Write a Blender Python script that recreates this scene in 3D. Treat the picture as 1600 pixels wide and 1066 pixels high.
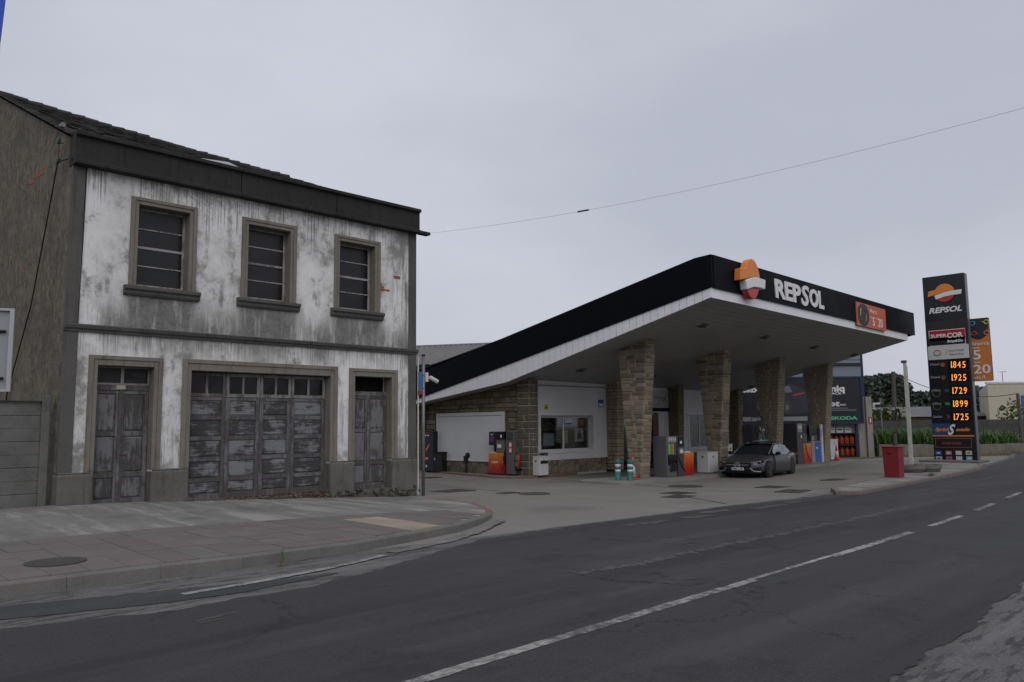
import bpy, bmesh, math, random
from mathutils import Vector, Matrix
random.seed(7)
for o in list(bpy.data.objects): bpy.data.objects.remove(o)
SC = bpy.context.scene
COL = SC.collection
R = math.radians
# ---------------------------------------------------------------- camera
F_PX, PITCH, ROLL, YAW, CAM_H = 1231.4, R(6.1818), R(-0.6553), R(44.6497), 1.42
_f = Vector((math.sin(YAW)*math.cos(PITCH), math.cos(YAW)*math.cos(PITCH), math.sin(PITCH)))
_r0 = Vector((math.cos(YAW), -math.sin(YAW), 0)); _u0 = _r0.cross(_f)
_r = _r0*math.cos(ROLL)+_u0*math.sin(ROLL); _u = -_r0*math.sin(ROLL)+_u0*math.cos(ROLL)
CP = Vector((0, 0, CAM_H))
cam = bpy.data.cameras.new('camera'); camo = bpy.data.objects.new('camera', cam); COL.objects.link(camo)
cam.sensor_fit = 'HORIZONTAL'; cam.sensor_width = 36; cam.lens = F_PX/1600*36
cam.clip_start = .05; cam.clip_end = 2000
camo.matrix_world = Matrix(((_r.x, _u.x, -_f.x, 0), (_r.y, _u.y, -_f.y, 0), (_r.z, _u.z, -_f.z, CAM_H), (0, 0, 0, 1)))
SC.camera = camo
def ray(x, y): return _f+_r*((x-800)/F_PX)-_u*((y-533)/F_PX)
def atZ(x, y, z): d = ray(x, y); return CP+d*((z-CAM_H)/d.z)
def atY(x, y, Y): d = ray(x, y); return CP+d*(Y/d.y)
def atX(x, y, X): d = ray(x, y); return CP+d*(X/d.x)
# ---------------------------------------------------------------- world: overcast sky
SUN_EL, SUN_AZ = R(48), R(215)      # azimuth measured from +Y towards +X, the direction the light comes from
world = bpy.data.worlds.new('World'); SC.world = world; world.use_nodes = True
nt = world.node_tree; nt.nodes.clear()
wo = nt.nodes.new('ShaderNodeOutputWorld'); wb = nt.nodes.new('ShaderNodeBackground')
sky = nt.nodes.new('ShaderNodeTexSky'); sky.sky_type = 'NISHITA'; sky.sun_disc = False
sky.sun_elevation = SUN_EL; sky.sun_rotation = SUN_AZ; sky.dust_density = 4; sky.air_density = 1.5
tc = nt.nodes.new('ShaderNodeTexCoord'); mp = nt.nodes.new('ShaderNodeMapping'); mp.inputs['Scale'].default_value = (1, 1, 2.2)
nz = nt.nodes.new('ShaderNodeTexNoise'); nz.inputs['Scale'].default_value = 1.5; nz.inputs['Detail'].default_value = 6; nz.inputs['Roughness'].default_value = .5
cr = nt.nodes.new('ShaderNodeValToRGB'); cr.color_ramp.elements[0].position = .36; cr.color_ramp.elements[1].position = .66
cr.color_ramp.elements[0].color = (4.9, 5.1, 5.98, 1); cr.color_ramp.elements[1].color = (6.2, 6.4, 7.2, 1)
mx = nt.nodes.new('ShaderNodeMix'); mx.data_type = 'RGBA'; mx.inputs['Factor'].default_value = .93   # thick cloud layer over the clear sky
nt.links.new(tc.outputs['Generated'], mp.inputs['Vector']); nt.links.new(mp.outputs[0], nz.inputs['Vector'])
nt.links.new(nz.outputs['Fac'], cr.inputs[0]); nt.links.new(sky.outputs[0], mx.inputs[6]); nt.links.new(cr.outputs[0], mx.inputs[7])
nt.links.new(mx.outputs[2], wb.inputs[0]); wb.inputs[1].default_value = .1; nt.links.new(wb.outputs[0], wo.inputs[0])
sun = bpy.data.lights.new('sun', 'SUN'); suno = bpy.data.objects.new('sun', sun); COL.objects.link(suno)
sun.energy = 1.25; sun.angle = R(70); sun.color = (1, .97, .93)
sd = Vector((math.sin(SUN_AZ)*math.cos(SUN_EL), math.cos(SUN_AZ)*math.cos(SUN_EL), math.sin(SUN_EL)))
suno.rotation_euler = sd.to_track_quat('Z', 'Y').to_euler(); suno.location = (0, -10, 30)
SC.view_settings.view_transform = 'Standard'; SC.view_settings.look = 'None'
SC.view_settings.exposure = 0; SC.view_settings.gamma = 1; SC.view_settings.use_curve_mapping = False
SC.render.engine = 'CYCLES'
# ---------------------------------------------------------------- materials
class NB:
    """tiny node-graph builder"""
    def __init__(s, name, rough=.8, metal=0., spec=.3):
        s.m = bpy.data.materials.new(name); s.m.use_nodes = True; s.t = s.m.node_tree; s.n = s.t.nodes
        s.b = s.n['Principled BSDF']; s.b.inputs['Roughness'].default_value = rough; s.b.inputs['Metallic'].default_value = metal
        s.b.inputs['Specular IOR Level'].default_value = spec
        s.co = s.n.new('ShaderNodeTexCoord').outputs['Object']
    def link(s, a, b): s.t.links.new(a, b)
    def val(s, x, sock):
        if hasattr(x, 'is_linked'): s.link(x, sock)
        else: sock.default_value = x
    def map(s, scale=(1, 1, 1), loc=(0, 0, 0), rot=(0, 0, 0), co=None):
        n = s.n.new('ShaderNodeMapping'); n.inputs['Scale'].default_value = scale; n.inputs['Location'].default_value = loc
        n.inputs['Rotation'].default_value = rot; s.link(co or s.co, n.inputs[0]); return n.outputs[0]
    def noise(s, scale=1, detail=6, rough=.6, co=None, dist=0):
        n = s.n.new('ShaderNodeTexNoise'); n.inputs['Scale'].default_value = scale; n.inputs['Detail'].default_value = detail
        n.inputs['Roughness'].default_value = rough; n.inputs['Distortion'].default_value = dist; s.link(co or s.co, n.inputs['Vector']); return n.outputs['Fac']
    def vor(s, scale=1, feature='F1', co=None, out='Distance', rand=1):
        n = s.n.new('ShaderNodeTexVoronoi'); n.feature = feature; n.inputs['Scale'].default_value = scale; n.inputs['Randomness'].default_value = rand
        s.link(co or s.co, n.inputs['Vector']); return n.outputs[out]
    def ramp(s, x, *st):
        n = s.n.new('ShaderNodeValToRGB'); e = n.color_ramp.elements
        while len(e) < len(st): e.new(.5)
        for i, (p, c) in enumerate(st):
            if not isinstance(c, tuple): c = (c, c, c)
            e[i].position = p; e[i].color = c+(1,)
        s.link(x, n.inputs[0]); return n.outputs[0]
    def math(s, op, a, b=0., c=0., clamp=False):
        n = s.n.new('ShaderNodeMath'); n.operation = op; n.use_clamp = clamp
        s.val(a, n.inputs[0]); s.val(b, n.inputs[1]); s.val(c, n.inputs[2]); return n.outputs[0]
    def mr(s, x, a, b, c=0., d=1.):
        n = s.n.new('ShaderNodeMapRange'); n.interpolation_type = 'SMOOTHSTEP'
        s.val(x, n.inputs[0]); n.inputs[1].default_value = a; n.inputs[2].default_value = b; n.inputs[3].default_value = c; n.inputs[4].default_value = d
        return n.outputs[0]
    def xyz(s, co=None):
        n = s.n.new('ShaderNodeSeparateXYZ'); s.link(co or s.co, n.inputs[0]); return n.outputs
    def mix(s, f, a, b, mode='MIX'):
        n = s.n.new('ShaderNodeMix'); n.data_type = 'RGBA'; n.blend_type = mode; s.val(f, n.inputs['Factor'])
        for x, i in ((a, 6), (b, 7)):
            if hasattr(x, 'is_linked'): s.link(x, n.inputs[i])
            else: n.inputs[i].default_value = tuple(x)+(1,)
        return n.outputs[2]
    def rnd(s): return s.n.new('ShaderNodeObjectInfo').outputs['Random']
    def col(s, c):
        if hasattr(c, 'is_linked'): s.link(c, s.b.inputs['Base Color'])
        else: s.b.inputs['Base Color'].default_value = tuple(c)+(1,)
        return s
    def rough(s, x): s.val(x, s.b.inputs['Roughness']); return s
    def bump(s, h, strength=.3, dist=.02):
        n = s.n.new('ShaderNodeBump'); n.inputs['Strength'].default_value = strength; n.inputs['Distance'].default_value = dist
        s.link(h, n.inputs['Height']); s.link(n.outputs[0], s.b.inputs['Normal']); return s
def simple(name, c, rough=.7, metal=0., var=.18, scale=3., bump=0., spec=.3):
    b = NB(name, rough, metal, spec); n = b.noise(scale, 7, .65)
    c = Vector(c); b.col(b.ramp(n, (.25, tuple(c*(1-var))), (.75, tuple(c*(1+var)))))
    if rough < .95: b.rough(b.mr(n, .2, .8, rough*.85, min(1, rough*1.15)))
    if bump: b.bump(b.noise(scale*12, 6), bump, .01)
    return b.m
def emit(name, c, strength):
    b = NB(name); b.col((.02, .02, .02)); b.b.inputs['Emission Color'].default_value = tuple(c)+(1,); b.b.inputs['Emission Strength'].default_value = strength; return b.m
# ---------------------------------------------------------------- mesh helpers
class MB:
    def __init__(s): s.v = []; s.f = []; s.m = []
    def add(s, vs, fs, mi=0, M=None):
        o = len(s.v); s.v += [tuple(M @ Vector(p)) if M else tuple(p) for p in vs]
        s.f += [tuple(i+o for i in f) for f in fs]; s.m += [mi]*len(fs); return s
    def box(s, x0, x1, y0, y1, z0, z1, mi=0, M=None):
        return s.add([(x0, y0, z0), (x1, y0, z0), (x1, y1, z0), (x0, y1, z0), (x0, y0, z1), (x1, y0, z1), (x1, y1, z1), (x0, y1, z1)],
                     [(0, 3, 2, 1), (4, 5, 6, 7), (0, 1, 5, 4), (1, 2, 6, 5), (2, 3, 7, 6), (3, 0, 4, 7)], mi, M)
    def hexa(s, b4, t4, mi=0):
        return s.add(list(b4)+list(t4), [(0, 3, 2, 1), (4, 5, 6, 7), (0, 1, 5, 4), (1, 2, 6, 5), (2, 3, 7, 6), (3, 0, 4, 7)], mi)
    def prism(s, poly, ax, a0, a1, mi=0, M=None):
        def P(p, a): return {'x': (a, p[0], p[1]), 'y': (p[0], a, p[1]), 'z': (p[0], p[1], a)}[ax]
        n = len(poly); vs = [P(p, a0) for p in poly]+[P(p, a1) for p in poly]
        fs = [tuple(range(n))[::-1], tuple(range(n, 2*n))]+[(i, (i+1) % n, n+(i+1) % n, n+i) for i in range(n)]
        return s.add(vs, fs, mi, M)
    def tube(s, pts, r, n=8, mi=0, cap=True, closed=False):
        pts = [Vector(p) for p in pts]; o = len(s.v); k = len(pts); rr = r if isinstance(r, (list, tuple)) else [r]*k
        ref = None
        for i, p in enumerate(pts):
            if closed: d = pts[(i+1) % k]-pts[i-1]
            else: d = pts[min(i+1, k-1)]-pts[max(i-1, 0)]
            d.normalize()
            if ref is None: ref = Vector((0, 0, 1)) if abs(d.z) < .9 else Vector((1, 0, 0))
            a = d.cross(ref).normalized(); b = a.cross(d).normalized(); ref = b
            for j in range(n):
                t = 2*math.pi*j/n; s.v.append(tuple(p+a*(math.cos(t)*rr[i])+b*(math.sin(t)*rr[i])))
        for i in range(k if closed else k-1):
            i2 = (i+1) % k
            for j in range(n): s.f.append((o+i*n+j, o+i*n+(j+1) % n, o+i2*n+(j+1) % n, o+i2*n+j)); s.m.append(mi)
        if cap and not closed:
            s.f.append(tuple(o+j for j in range(n))[::-1]); s.f.append(tuple(o+(k-1)*n+j for j in range(n))); s.m += [mi, mi]
        return s
    def lathe(s, prof, n=20, c=(0, 0, 0), mi=0, M=None):
        o = len(s.v); c = Vector(c)
        for r_, z in prof:
            for j in range(n):
                t = 2*math.pi*j/n; p = Vector((r_*math.cos(t), r_*math.sin(t), z)); p = (M @ p) if M else p; s.v.append(tuple(p+c))
        for i in range(len(prof)-1):
            for j in range(n): s.f.append((o+i*n+j, o+i*n+(j+1) % n, o+(i+1)*n+(j+1) % n, o+(i+1)*n+j)); s.m.append(mi)
        s.f.append(tuple(o+j for j in range(n))[::-1]); s.f.append(tuple(o+(len(prof)-1)*n+j for j in range(n))); s.m += [mi, mi]
        return s
    def build(s, name, mats, parent=None, smooth=False, bevel=0., seg=1, sub=0, label=None):
        me = bpy.data.meshes.new(name); me.from_pydata(s.v, [], s.f)
        mats = mats if isinstance(mats, (list, tuple)) else [mats]
        for m in mats: me.materials.append(m)
        if len(mats) > 1: me.polygons.foreach_set('material_index', s.m)
        bm = bmesh.new(); bm.from_mesh(me); bmesh.ops.recalc_face_normals(bm, faces=bm.faces); bm.to_mesh(me); bm.free()
        if smooth: me.polygons.foreach_set('use_smooth', [True]*len(me.polygons))
        o = bpy.data.objects.new(name, me); COL.objects.link(o)
        if bevel: md = o.modifiers.new('bevel', 'BEVEL'); md.width = bevel; md.segments = seg; md.limit_method = 'ANGLE'; md.angle_limit = R(35)
        if sub: md = o.modifiers.new('sub', 'SUBSURF'); md.levels = md.render_levels = sub
        if parent: setpar(o, parent)
        if label: o['label'] = label
        return o
PINV = {}
def setpar(o, parent):
    o.parent = parent; o.matrix_parent_inverse = PINV.get(parent.name, Matrix.Identity(4))
def thing(name, loc, label, cat, group=None, rz=0.):
    o = bpy.data.objects.new(name, None); COL.objects.link(o); o.empty_display_size = .2
    o.location = loc; o.rotation_euler = (0, 0, rz)
    PINV[o.name] = (Matrix.Translation(Vector(loc)) @ Matrix.Rotation(rz, 4, 'Z')).inverted()
    return tag(o, label, cat, group)
def lthing(name, label, cat, group=None):      # built in local coordinates at the origin, then moved
    return thing(name, (0, 0, 0), label, cat, group)
def tag(o, label=None, cat=None, group=None, kind=None):
    if label: o['label'] = label
    if cat: o['category'] = cat
    if group: o['group'] = group
    if kind: o['kind'] = kind
    return o
def struct(o): o['kind'] = 'structure'; return o
def stuff(o): o['kind'] = 'stuff'; return o
def kids(o): return [c for c in bpy.data.objects if c.parent == o]
def copy_tree(o, parent=None):
    c = o.copy(); COL.objects.link(c)
    if parent: c.parent = parent
    for ch in kids(o): copy_tree(ch, c)
    return c
def text(name, s, h, mat, parent, origin, xdir, ydir, extrude=.01, bold=0., shear=0., align='LEFT', width=None, sx=1.):
    """flat lettering; h = cap height in metres; baseline starts at origin and runs along xdir"""
    cu = bpy.data.curves.new(name, 'FONT'); cu.body = s; cu.size = h/.7; cu.extrude = extrude; cu.offset = bold; cu.shear = shear; cu.align_x = align; cu.resolution_u = 3
    t = bpy.data.objects.new(name, cu); COL.objects.link(t); bpy.context.view_layer.update()
    me = bpy.data.meshes.new_from_object(t.evaluated_get(bpy.context.evaluated_depsgraph_get())); bpy.data.objects.remove(t)
    o = bpy.data.objects.new(name, me); COL.objects.link(o); me.materials.clear(); me.materials.append(mat)
    X = Vector(xdir).normalized(); Y = Vector(ydir).normalized(); Z = X.cross(Y)
    if width:
        xs = [v.co.x for v in me.vertices]; w = max(xs)-min(xs); sx = width/w
    Mt = Matrix(((X.x*sx, Y.x, Z.x, origin[0]), (X.y*sx, Y.y, Z.y, origin[1]), (X.z*sx, Y.z, Z.z, origin[2]), (0, 0, 0, 1)))
    me.transform(Mt)
    if parent: setpar(o, parent)
    return o
def lerp(a, b, t): return a+(b-a)*t
def ss(t): t = max(0, min(1, t)); return t*t*(3-2*t)
def pw(pts, x):
    if x <= pts[0][0]: return pts[0][1]
    for (a, b), (c, d) in zip(pts, pts[1:]):
        if x <= c: return b+(d-b)*(x-a)/(c-a)
    return pts[-1][1]
# ================================================================ SETTING
def asphalt(name, lo, hi, speck=.0, crack=True, spk_c=.35, wear=True, tar=False):
    b = NB(name, .85, spec=.25); big = b.noise(.35, 5, .6); fine = b.noise(55, 4, .8); mid = b.noise(3.5, 8, .7)
    c = b.ramp(b.math('ADD', b.math('MULTIPLY', big, .55), b.math('MULTIPLY', mid, .45)), (.3, lo), (.7, hi))
    c = b.mix(b.mr(fine, .35, .7, 0, .55), c, (.5, .5, .5), 'OVERLAY')
    c = b.mix(b.mr(fine, .5, .72, 0, .6), c, tuple(Vector(hi)*2.0)); c = b.mix(b.mr(fine, .5, .3, 0, .55), c, tuple(Vector(lo)*.4))
    if tar: c = b.mix(b.math('MULTIPLY', b.mr(b.noise(1, 7, .7, b.map((2.2, 13, 1), rot=(0, 0, R(32)))), .50, .55), b.mr(b.noise(.9, 4, .6), .40, .52)), c, (.04, .04, .041))
    if wear:   # long streaks polished by tyres
        st = b.noise(1, 6, .65, b.map((.12, 1.6, 1)))
        c = b.mix(b.mr(st, .48, .68, 0, .4), c, tuple(Vector(hi)*1.6))
        st2 = b.noise(1, 5, .6, b.map((.07, .9, 1), (3, 7, 0)))
        c = b.mix(b.mr(st2, .5, .62, 0, .55), c, tuple(Vector(lo)*.7)); c = b.mix(b.mr(b.noise(.9, 8, .7), .56, .68, 0, .5), c, tuple(Vector(lo)*.55))
    v = b.vor(60); 
    if speck: c = b.mix(b.mr(v, .12, .03, 0, speck), c, (spk_c, spk_c, spk_c*.97))
    if crack:
        w = b.noise(1.3, 7, .65); dst = b.n.new('ShaderNodeVectorMath'); dst.operation = 'ADD'; b.link(b.co, dst.inputs[0])
        cv = b.n.new('ShaderNodeCombineXYZ'); b.link(b.math('MULTIPLY', w, 1.6), cv.inputs[0]); b.link(b.math('MULTIPLY', b.noise(1.7, 6, .65), 1.3), cv.inputs[1]); b.link(cv.outputs[0], dst.inputs[1])
        e = b.vor(.34, 'DISTANCE_TO_EDGE', dst.outputs[0])
        msk = b.math('MULTIPLY', b.mr(e, .0, .011, 1, 0), b.mr(b.noise(.3, 3), .44, .56, 0, 1))
        c = b.mix(b.math('MULTIPLY', msk, .85), c, (.012, .012, .013))
    b.col(c); b.bump(fine, .35, .006); b.rough(b.mr(big, .3, .7, .75, .92)); return b.m
M_road = asphalt('asphalt_dark', (.0305, .030, .0315), (.045, .0445, .046), .7)
M_oldroad = asphalt('asphalt_old', (.075, .073, .074), (.125, .121, .12), .9, False, .5, True, True)
M_band = asphalt('asphalt_band', (.034, .035, .036), (.048, .049, .05), .3, False)
def concrete(name, lo, hi, stain=.4, scale=1., speck=0, streak=False):
    b = NB(name, .88, spec=.2); n = b.noise(.9*scale, 9, .68); f = b.noise(40, 4, .7)
    c = b.ramp(n, (.28, lo), (.72, hi)); c = b.mix(b.mr(f, .35, .75, 0, .35), c, tuple(Vector(hi)*1.25))
    c = b.mix(b.mr(b.noise(.45*scale, 6, .7), .52, .72, 0, stain), c, tuple(Vector(lo)*.5))
    if streak: c = b.mix(b.mr(b.noise(1, 7, .7, b.map((9, 9, .7))), .5, .72, 0, .6), c, tuple(Vector(lo)*.45))
    if speck: c = b.mix(b.mr(b.vor(80), .14, .04, 0, speck), c, tuple(Vector(hi)*2))
    b.col(c); b.bump(b.math('ADD', b.math('MULTIPLY', n, .5), b.math('MULTIPLY', f, .3)), .4, .012); return b.m
M_fore = concrete('forecourt_concrete', (.135, .127, .115), (.205, .194, .176), .55, .6)
def pave_mat():
    b = NB('pavement_concrete', .9, spec=.2); n = b.noise(1.1, 9, .7); f = b.noise(45, 4, .75); st = b.noise(1, 8, .72, b.map((2.2, .28, 1), rot=(0, 0, R(28))))
    c = b.ramp(n, (.3, (.115, .111, .103)), (.7, (.21, .203, .19))); c = b.mix(b.mr(st, .48, .62, 0, .7), c, (.32, .312, .295)); c = b.mix(b.mr(b.noise(.5, 7, .7), .5, .68, 0, .55), c, (.07, .068, .065))
    c = b.mix(b.mr(f, .4, .75, 0, .4), c, (.25, .245, .235)); b.col(c); b.bump(f, .4, .008); return b.m
M_pave = pave_mat()
M_kerb = concrete('kerb_stone', (.10, .097, .09), (.165, .16, .15), .5, 2)
M_mortar = concrete('mortar', (.10, .096, .09), (.15, .145, .135), .4)
def pav(name, lo, hi):
    b = NB(name, .9, spec=.2); r = b.rnd(); n = b.noise(5, 7, .7); f = b.noise(60, 3, .7)
    c = b.ramp(b.math('ADD', b.math('MULTIPLY', r, .4), b.math('MULTIPLY', n, .6)), (.25, lo), (.75, hi))
    c = b.mix(b.mr(b.noise(.6, 7, .7), .5, .7, 0, .35), c, tuple(Vector(lo)*.65)); c = b.mix(b.mr(f, .4, .8, 0, .3), c, tuple(Vector(hi)*1.3))
    b.col(c); b.bump(f, .3, .004); return b.m
M_pav_pink = pav('paver_pink', (.122, .108, .102), (.148, .131, .124)); M_pav_grey = pav('paver_grey', (.12, .114, .109), (.14, .134, .128)); M_pav_beige = pav('paver_beige', (.22, .195, .15), (.30, .265, .205))
def paint(name, c, worn=.5, under=(.06, .06, .062)):
    b = NB(name, .75, spec=.3); n = b.noise(9, 9, .75); n2 = b.noise(1.1, 5, .6); f = b.noise(60, 4, .8)
    k = b.math('ADD', b.math('ADD', b.math('MULTIPLY', n, .5), b.math('MULTIPLY', f, .3)), b.math('MULTIPLY', n2, .3))
    b.col(b.mix(b.mr(k, .40+.1*worn, .50+.22*worn, 0, 1), b.ramp(f, (.3, tuple(Vector(c)*.7)), (.7, c)), under)); return b.m
M_line = paint('road_paint', (.37, .365, .35), .62); M_line_worn = paint('road_paint_worn', (.25, .245, .235), .36, (.105, .103, .1)); M_line_ghost = paint('road_paint_ghost', (.10, .098, .097), .45, (.058, .057, .06))
M_orange_kerb = paint('orange_kerb_paint', (.25, .105, .06), .6, (.13, .11, .095)); M_isle_kerb = paint('worn_island_kerb', (.17, .105, .08), .45, (.145, .135, .122))
M_black_joint = simple('joint_tar', (.025, .025, .026), .9); M_iron = simple('cast_iron', (.068, .065, .06), .6, .3, .3, 30, .4)
def soil():
    b = NB('verge_soil', .95); n = b.noise(.6, 9, .7); b.col(b.ramp(n, (.3, (.05, .055, .022)), (.5, (.10, .095, .05)), (.7, (.16, .14, .09)))); b.bump(b.noise(20, 6), .5, .05); return b.m
M_soil = soil()
def road_z(X): return -.30-.15*ss((X-3)/17)
def fore_z(X, Y): return lerp(road_z(X)-.004, pw([(12, -.41), (24, -.58), (60, -.58)], X), ss((Y-9.2)/4))
KERB = [(-40, 9.8), (2.1, 9.7), (3.2, 9.63), (4.67, 9.54), (6.45, 9.67), (7.7, 10.0), (8.97, 10.4), (10.0, 11.0), (10.9, 11.65), (11.7, 12.5), (12.4, 13.6), (12.85, 14.6), (13.05, 15.6), (13.2, 16.6)]
ROADL = [(-40, 9.9), (2, 9.8), (6.5, 9.7), (8.4, 9.52), (13, 9.57), (16.2, 9.55), (21, 9.2), (24, 8.9), (29, 8.95), (34.6, 9.4), (38, 10.0), (46, 11.0), (60, 14.), (170, 48)]
def sw_z(X, Y):
    kt = -.15-.11*ss((X-3)/8)-.12*ss((X-9)/4); ft = -.42*max(0, min(1, (X-4.6)/8.7))**1.2
    return lerp(kt, ft, max(0, min(1, (Y-9.7)/7.5)))
def strip(name, mat, Xs, lo, hi, zf, ny=6, jl=0., jh=0.):
    b = MB(); rows = []
    for X in Xs:
        a, c = lo(X)+random.uniform(-jl, jl), hi(X)+random.uniform(-jh, jh); rows.append([(X, lerp(a, c, j/ny), zf(X, lerp(a, c, j/ny))) for j in range(ny+1)])
    vs = [p for r_ in rows for p in r_]; n = ny+1
    b.add(vs, [(i*n+j, (i+1)*n+j, (i+1)*n+j+1, i*n+j+1) for i in range(len(Xs)-1) for j in range(ny)])
    return b.build(name, mat)
def fr(a, b, st):
    n = max(1, int(round((b-a)/st))); return [a+(b-a)*i/n for i in range(n+1)]
YC = lambda X: 4.42+.025*(X-3)+.0014*(min(X, 24)-3)**2+max(0, X-24)*.085
struct(MB().add([(-900, -900, -.9), (1100, -900, -.9), (1100, 1100, -.9), (-900, 1100, -.9)], [(0, 1, 2, 3)]).build('ground', M_soil))
FX = fr(-40, 0, 4)+fr(.25, 30, .25)+fr(32, 60, 2)+fr(70, 170, 10)
struct(strip('road_base', M_oldroad, FX, lambda X: -9+max(0, X-30)*.2, lambda X: pw(ROADL, X)+(.06 if X > 8.4 else .0), lambda X, Y: road_z(X), 4))
MAINL = [(-40, 8.2), (1.8, 8.28), (3.0, 7.85), (4.75, 7.9), (6, 8.3), (7.3, 8.85), (8.4, 9.3), (9.5, 9.42), (13, 9.5), (16.2, 9.45), (21, 9.0), (24, 8.7), (29, 8.75), (34.6, 9.2), (38, 9.8), (46, 10.8), (60, 13.8), (170, 47.8)]
RE = [(-40, 2.0), (5.6, 2.15), (7.4, 2.22), (10, 2.36), (24, 3.0), (60, 6), (170, 35)]
DX = fr(-40, -2, 1)+fr(-1.94, 26, .06)+fr(27, 60, .5)+fr(70, 170, 5)
struct(strip('road', M_road, DX, lambda X: pw(RE, X)+.05*math.sin(X*2.3)*math.sin(X*.9+1)+.02*math.sin(X*7.1+2*math.sin(X*1.7))+.012*math.sin(X*17+3*math.sin(X*3.1)), lambda X: pw(MAINL, X)+.03*math.sin(X*5.3)+.02*math.sin(X*13+2*math.sin(X*2)), lambda X, Y: road_z(X)+.006, 6, .012, .012))
struct(strip('road_patch', M_band, fr(-20, 5.3, .07), lambda X: pw([(-20, 8.7), (1.9, 8.64), (3.15, 8.24), (4.0, 8.14), (5.3, 8.36)], X), lambda X: pw([(-20, 9.4), (1.9, 9.33), (3.4, 8.87), (4.6, 8.56), (5.3, 8.42)], X), lambda X, Y: road_z(X)+.006, 2, .02, .035))
# dark smears of tar on the old surface beside the far lane
for i in range(0):
    X = random.uniform(4.2, 13); Y0 = pw(RE, X)-abs(random.gauss(0, .55)); L = random.uniform(.06, .32); w = random.uniform(.008, .03); a = random.gauss(-.55, .12)
    pts = [(X+L*math.cos(t)*math.cos(a)-w*math.sin(t)*math.sin(a), Y0+L*math.cos(t)*math.sin(a)+w*math.sin(t)) for t in [k*2*math.pi/14 for k in range(14)]]
    b = MB(); b.add([(x+random.uniform(-.03, .03), y+random.uniform(-.008, .008), road_z(x)+.003) for x, y in pts], [tuple(range(14))]); struct(b.build('road_smear', M_road))
def ribbon(name, mat, pts, w, zf, dz, st=.15, jit=0., kind=True):
    P = [Vector((p[0], p[1])) for p in pts]; out = []
    for a, c in zip(P, P[1:]):
        n = max(1, int((c-a).length/st)); out += [a.lerp(c, i/n) for i in range(n)]
    out.append(P[-1]); vs = []
    for i, p in enumerate(out):
        d = (out[min(i+1, len(out)-1)]-out[max(i-1, 0)]).normalized(); q = Vector((-d.y, d.x))
        for s_ in (-1, 1):
            e = p+q*(s_*(w/2+random.uniform(-jit, jit))); vs.append((e.x, e.y, zf(e.x, e.y)+dz))
    o = MB().add(vs, [(2*i, 2*i+2, 2*i+3, 2*i+1) for i in range(len(out)-1)]).build(name, mat)
    return struct(o) if kind else o
RZ = lambda X, Y: road_z(X)
ribbon('centre_line', M_line, [(X, YC(X)) for X in fr(-6, 8.3, .3)], .125, RZ, .010, .08, .008)
ribbon('centre_line', M_line, [(X, YC(X)+.03) for X in fr(8.3, 10.6, .3)], .075, RZ, .0102, .08, .008)
ribbon('centre_line', M_line, [(X, YC(X)) for X in fr(10.6, 14.1, .3)], .125, RZ, .010, .08, .008)
for a, c in [(15.2, 17.4), (18.7, 20.5), (22.2, 24.1), (25.8, 27.7), (29.4, 31.3), (33, 34.9)]: ribbon('centre_line', M_line, [(X, YC(X)) for X in fr(a, c, .3)], .12, RZ, .010, .1, .006)
EL = [atZ(*p, -.325) for p in [(285, 934), (400, 914), (520, 890), (600, 870)]]
M_line_edge = paint('edge_line_paint', (.36, .355, .34), .75); ribbon('edge_line', M_line_edge, EL, .12, RZ, .012, .08, .012)
EL2 = [atZ(*p, -.35) for p in [(612, 868), (700, 848), (745, 832), (782, 812)]]
ribbon('edge_line', M_line_worn, EL2, .22, lambda X, Y: max(road_z(X), fore_z(X, Y)), .012, .08, .03)
# worn transverse stripes and faded marks in the near lane
for px, py, L in [(320, 968, .3), (308, 972, .25), (312, 975, .22)]:
    p = atZ(px, py, -.3); ribbon('edge_line', M_line_worn, [p, (p.x+L, p.y+.02)], .02, RZ, .010)
ribbon('edge_line', M_line_ghost, [atZ(*p, -.38) for p in [(900, 905), (1010, 885), (1130, 855), (1290, 818), (1420, 788)]], .14, RZ, .0095, .05, .09)
for px, py in [(1075, 812), (1180, 795), (1230, 785), (1100, 803), (980, 826), (1260, 776)]:
    p = atZ(px, py, -.42); ribbon('edge_line', M_line_ghost if random.random() < .5 else M_oldroad, [p, (p.x+random.uniform(.5, 1.4), p.y+random.uniform(-.05, .1))], random.uniform(.12, .3), lambda X, Y: max(road_z(X), fore_z(X, Y)), .0092, .05, .09)
# forecourt
struct(strip('forecourt', M_fore, fr(6.6, 13.22, .2), lambda X: pw(ROADL, X), lambda X: pw(KERB, X)+.1, fore_z, 8, .03))
struct(strip('forecourt', M_fore, fr(13.22, 30, .3)+fr(31, 70, 1), lambda X: pw(ROADL, X), lambda X: 60, lambda X, Y: fore_z(X, Y), 40, .03))
JN = [[(905, 750), (1000, 757), (1060, 763), (1130, 768), (1220, 769), (1296, 766)], [(1072, 779), (1100, 785), (1135, 793)], [(660, 752), (720, 752), (800, 745), (850, 747), (905, 750)], [(690, 762), (740, 767), (790, 771)]]
for J in JN: ribbon('forecourt_joint', M_black_joint, [atZ(*p, -.52) for p in J], .045, fore_z, .006, .12, .012)
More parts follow.
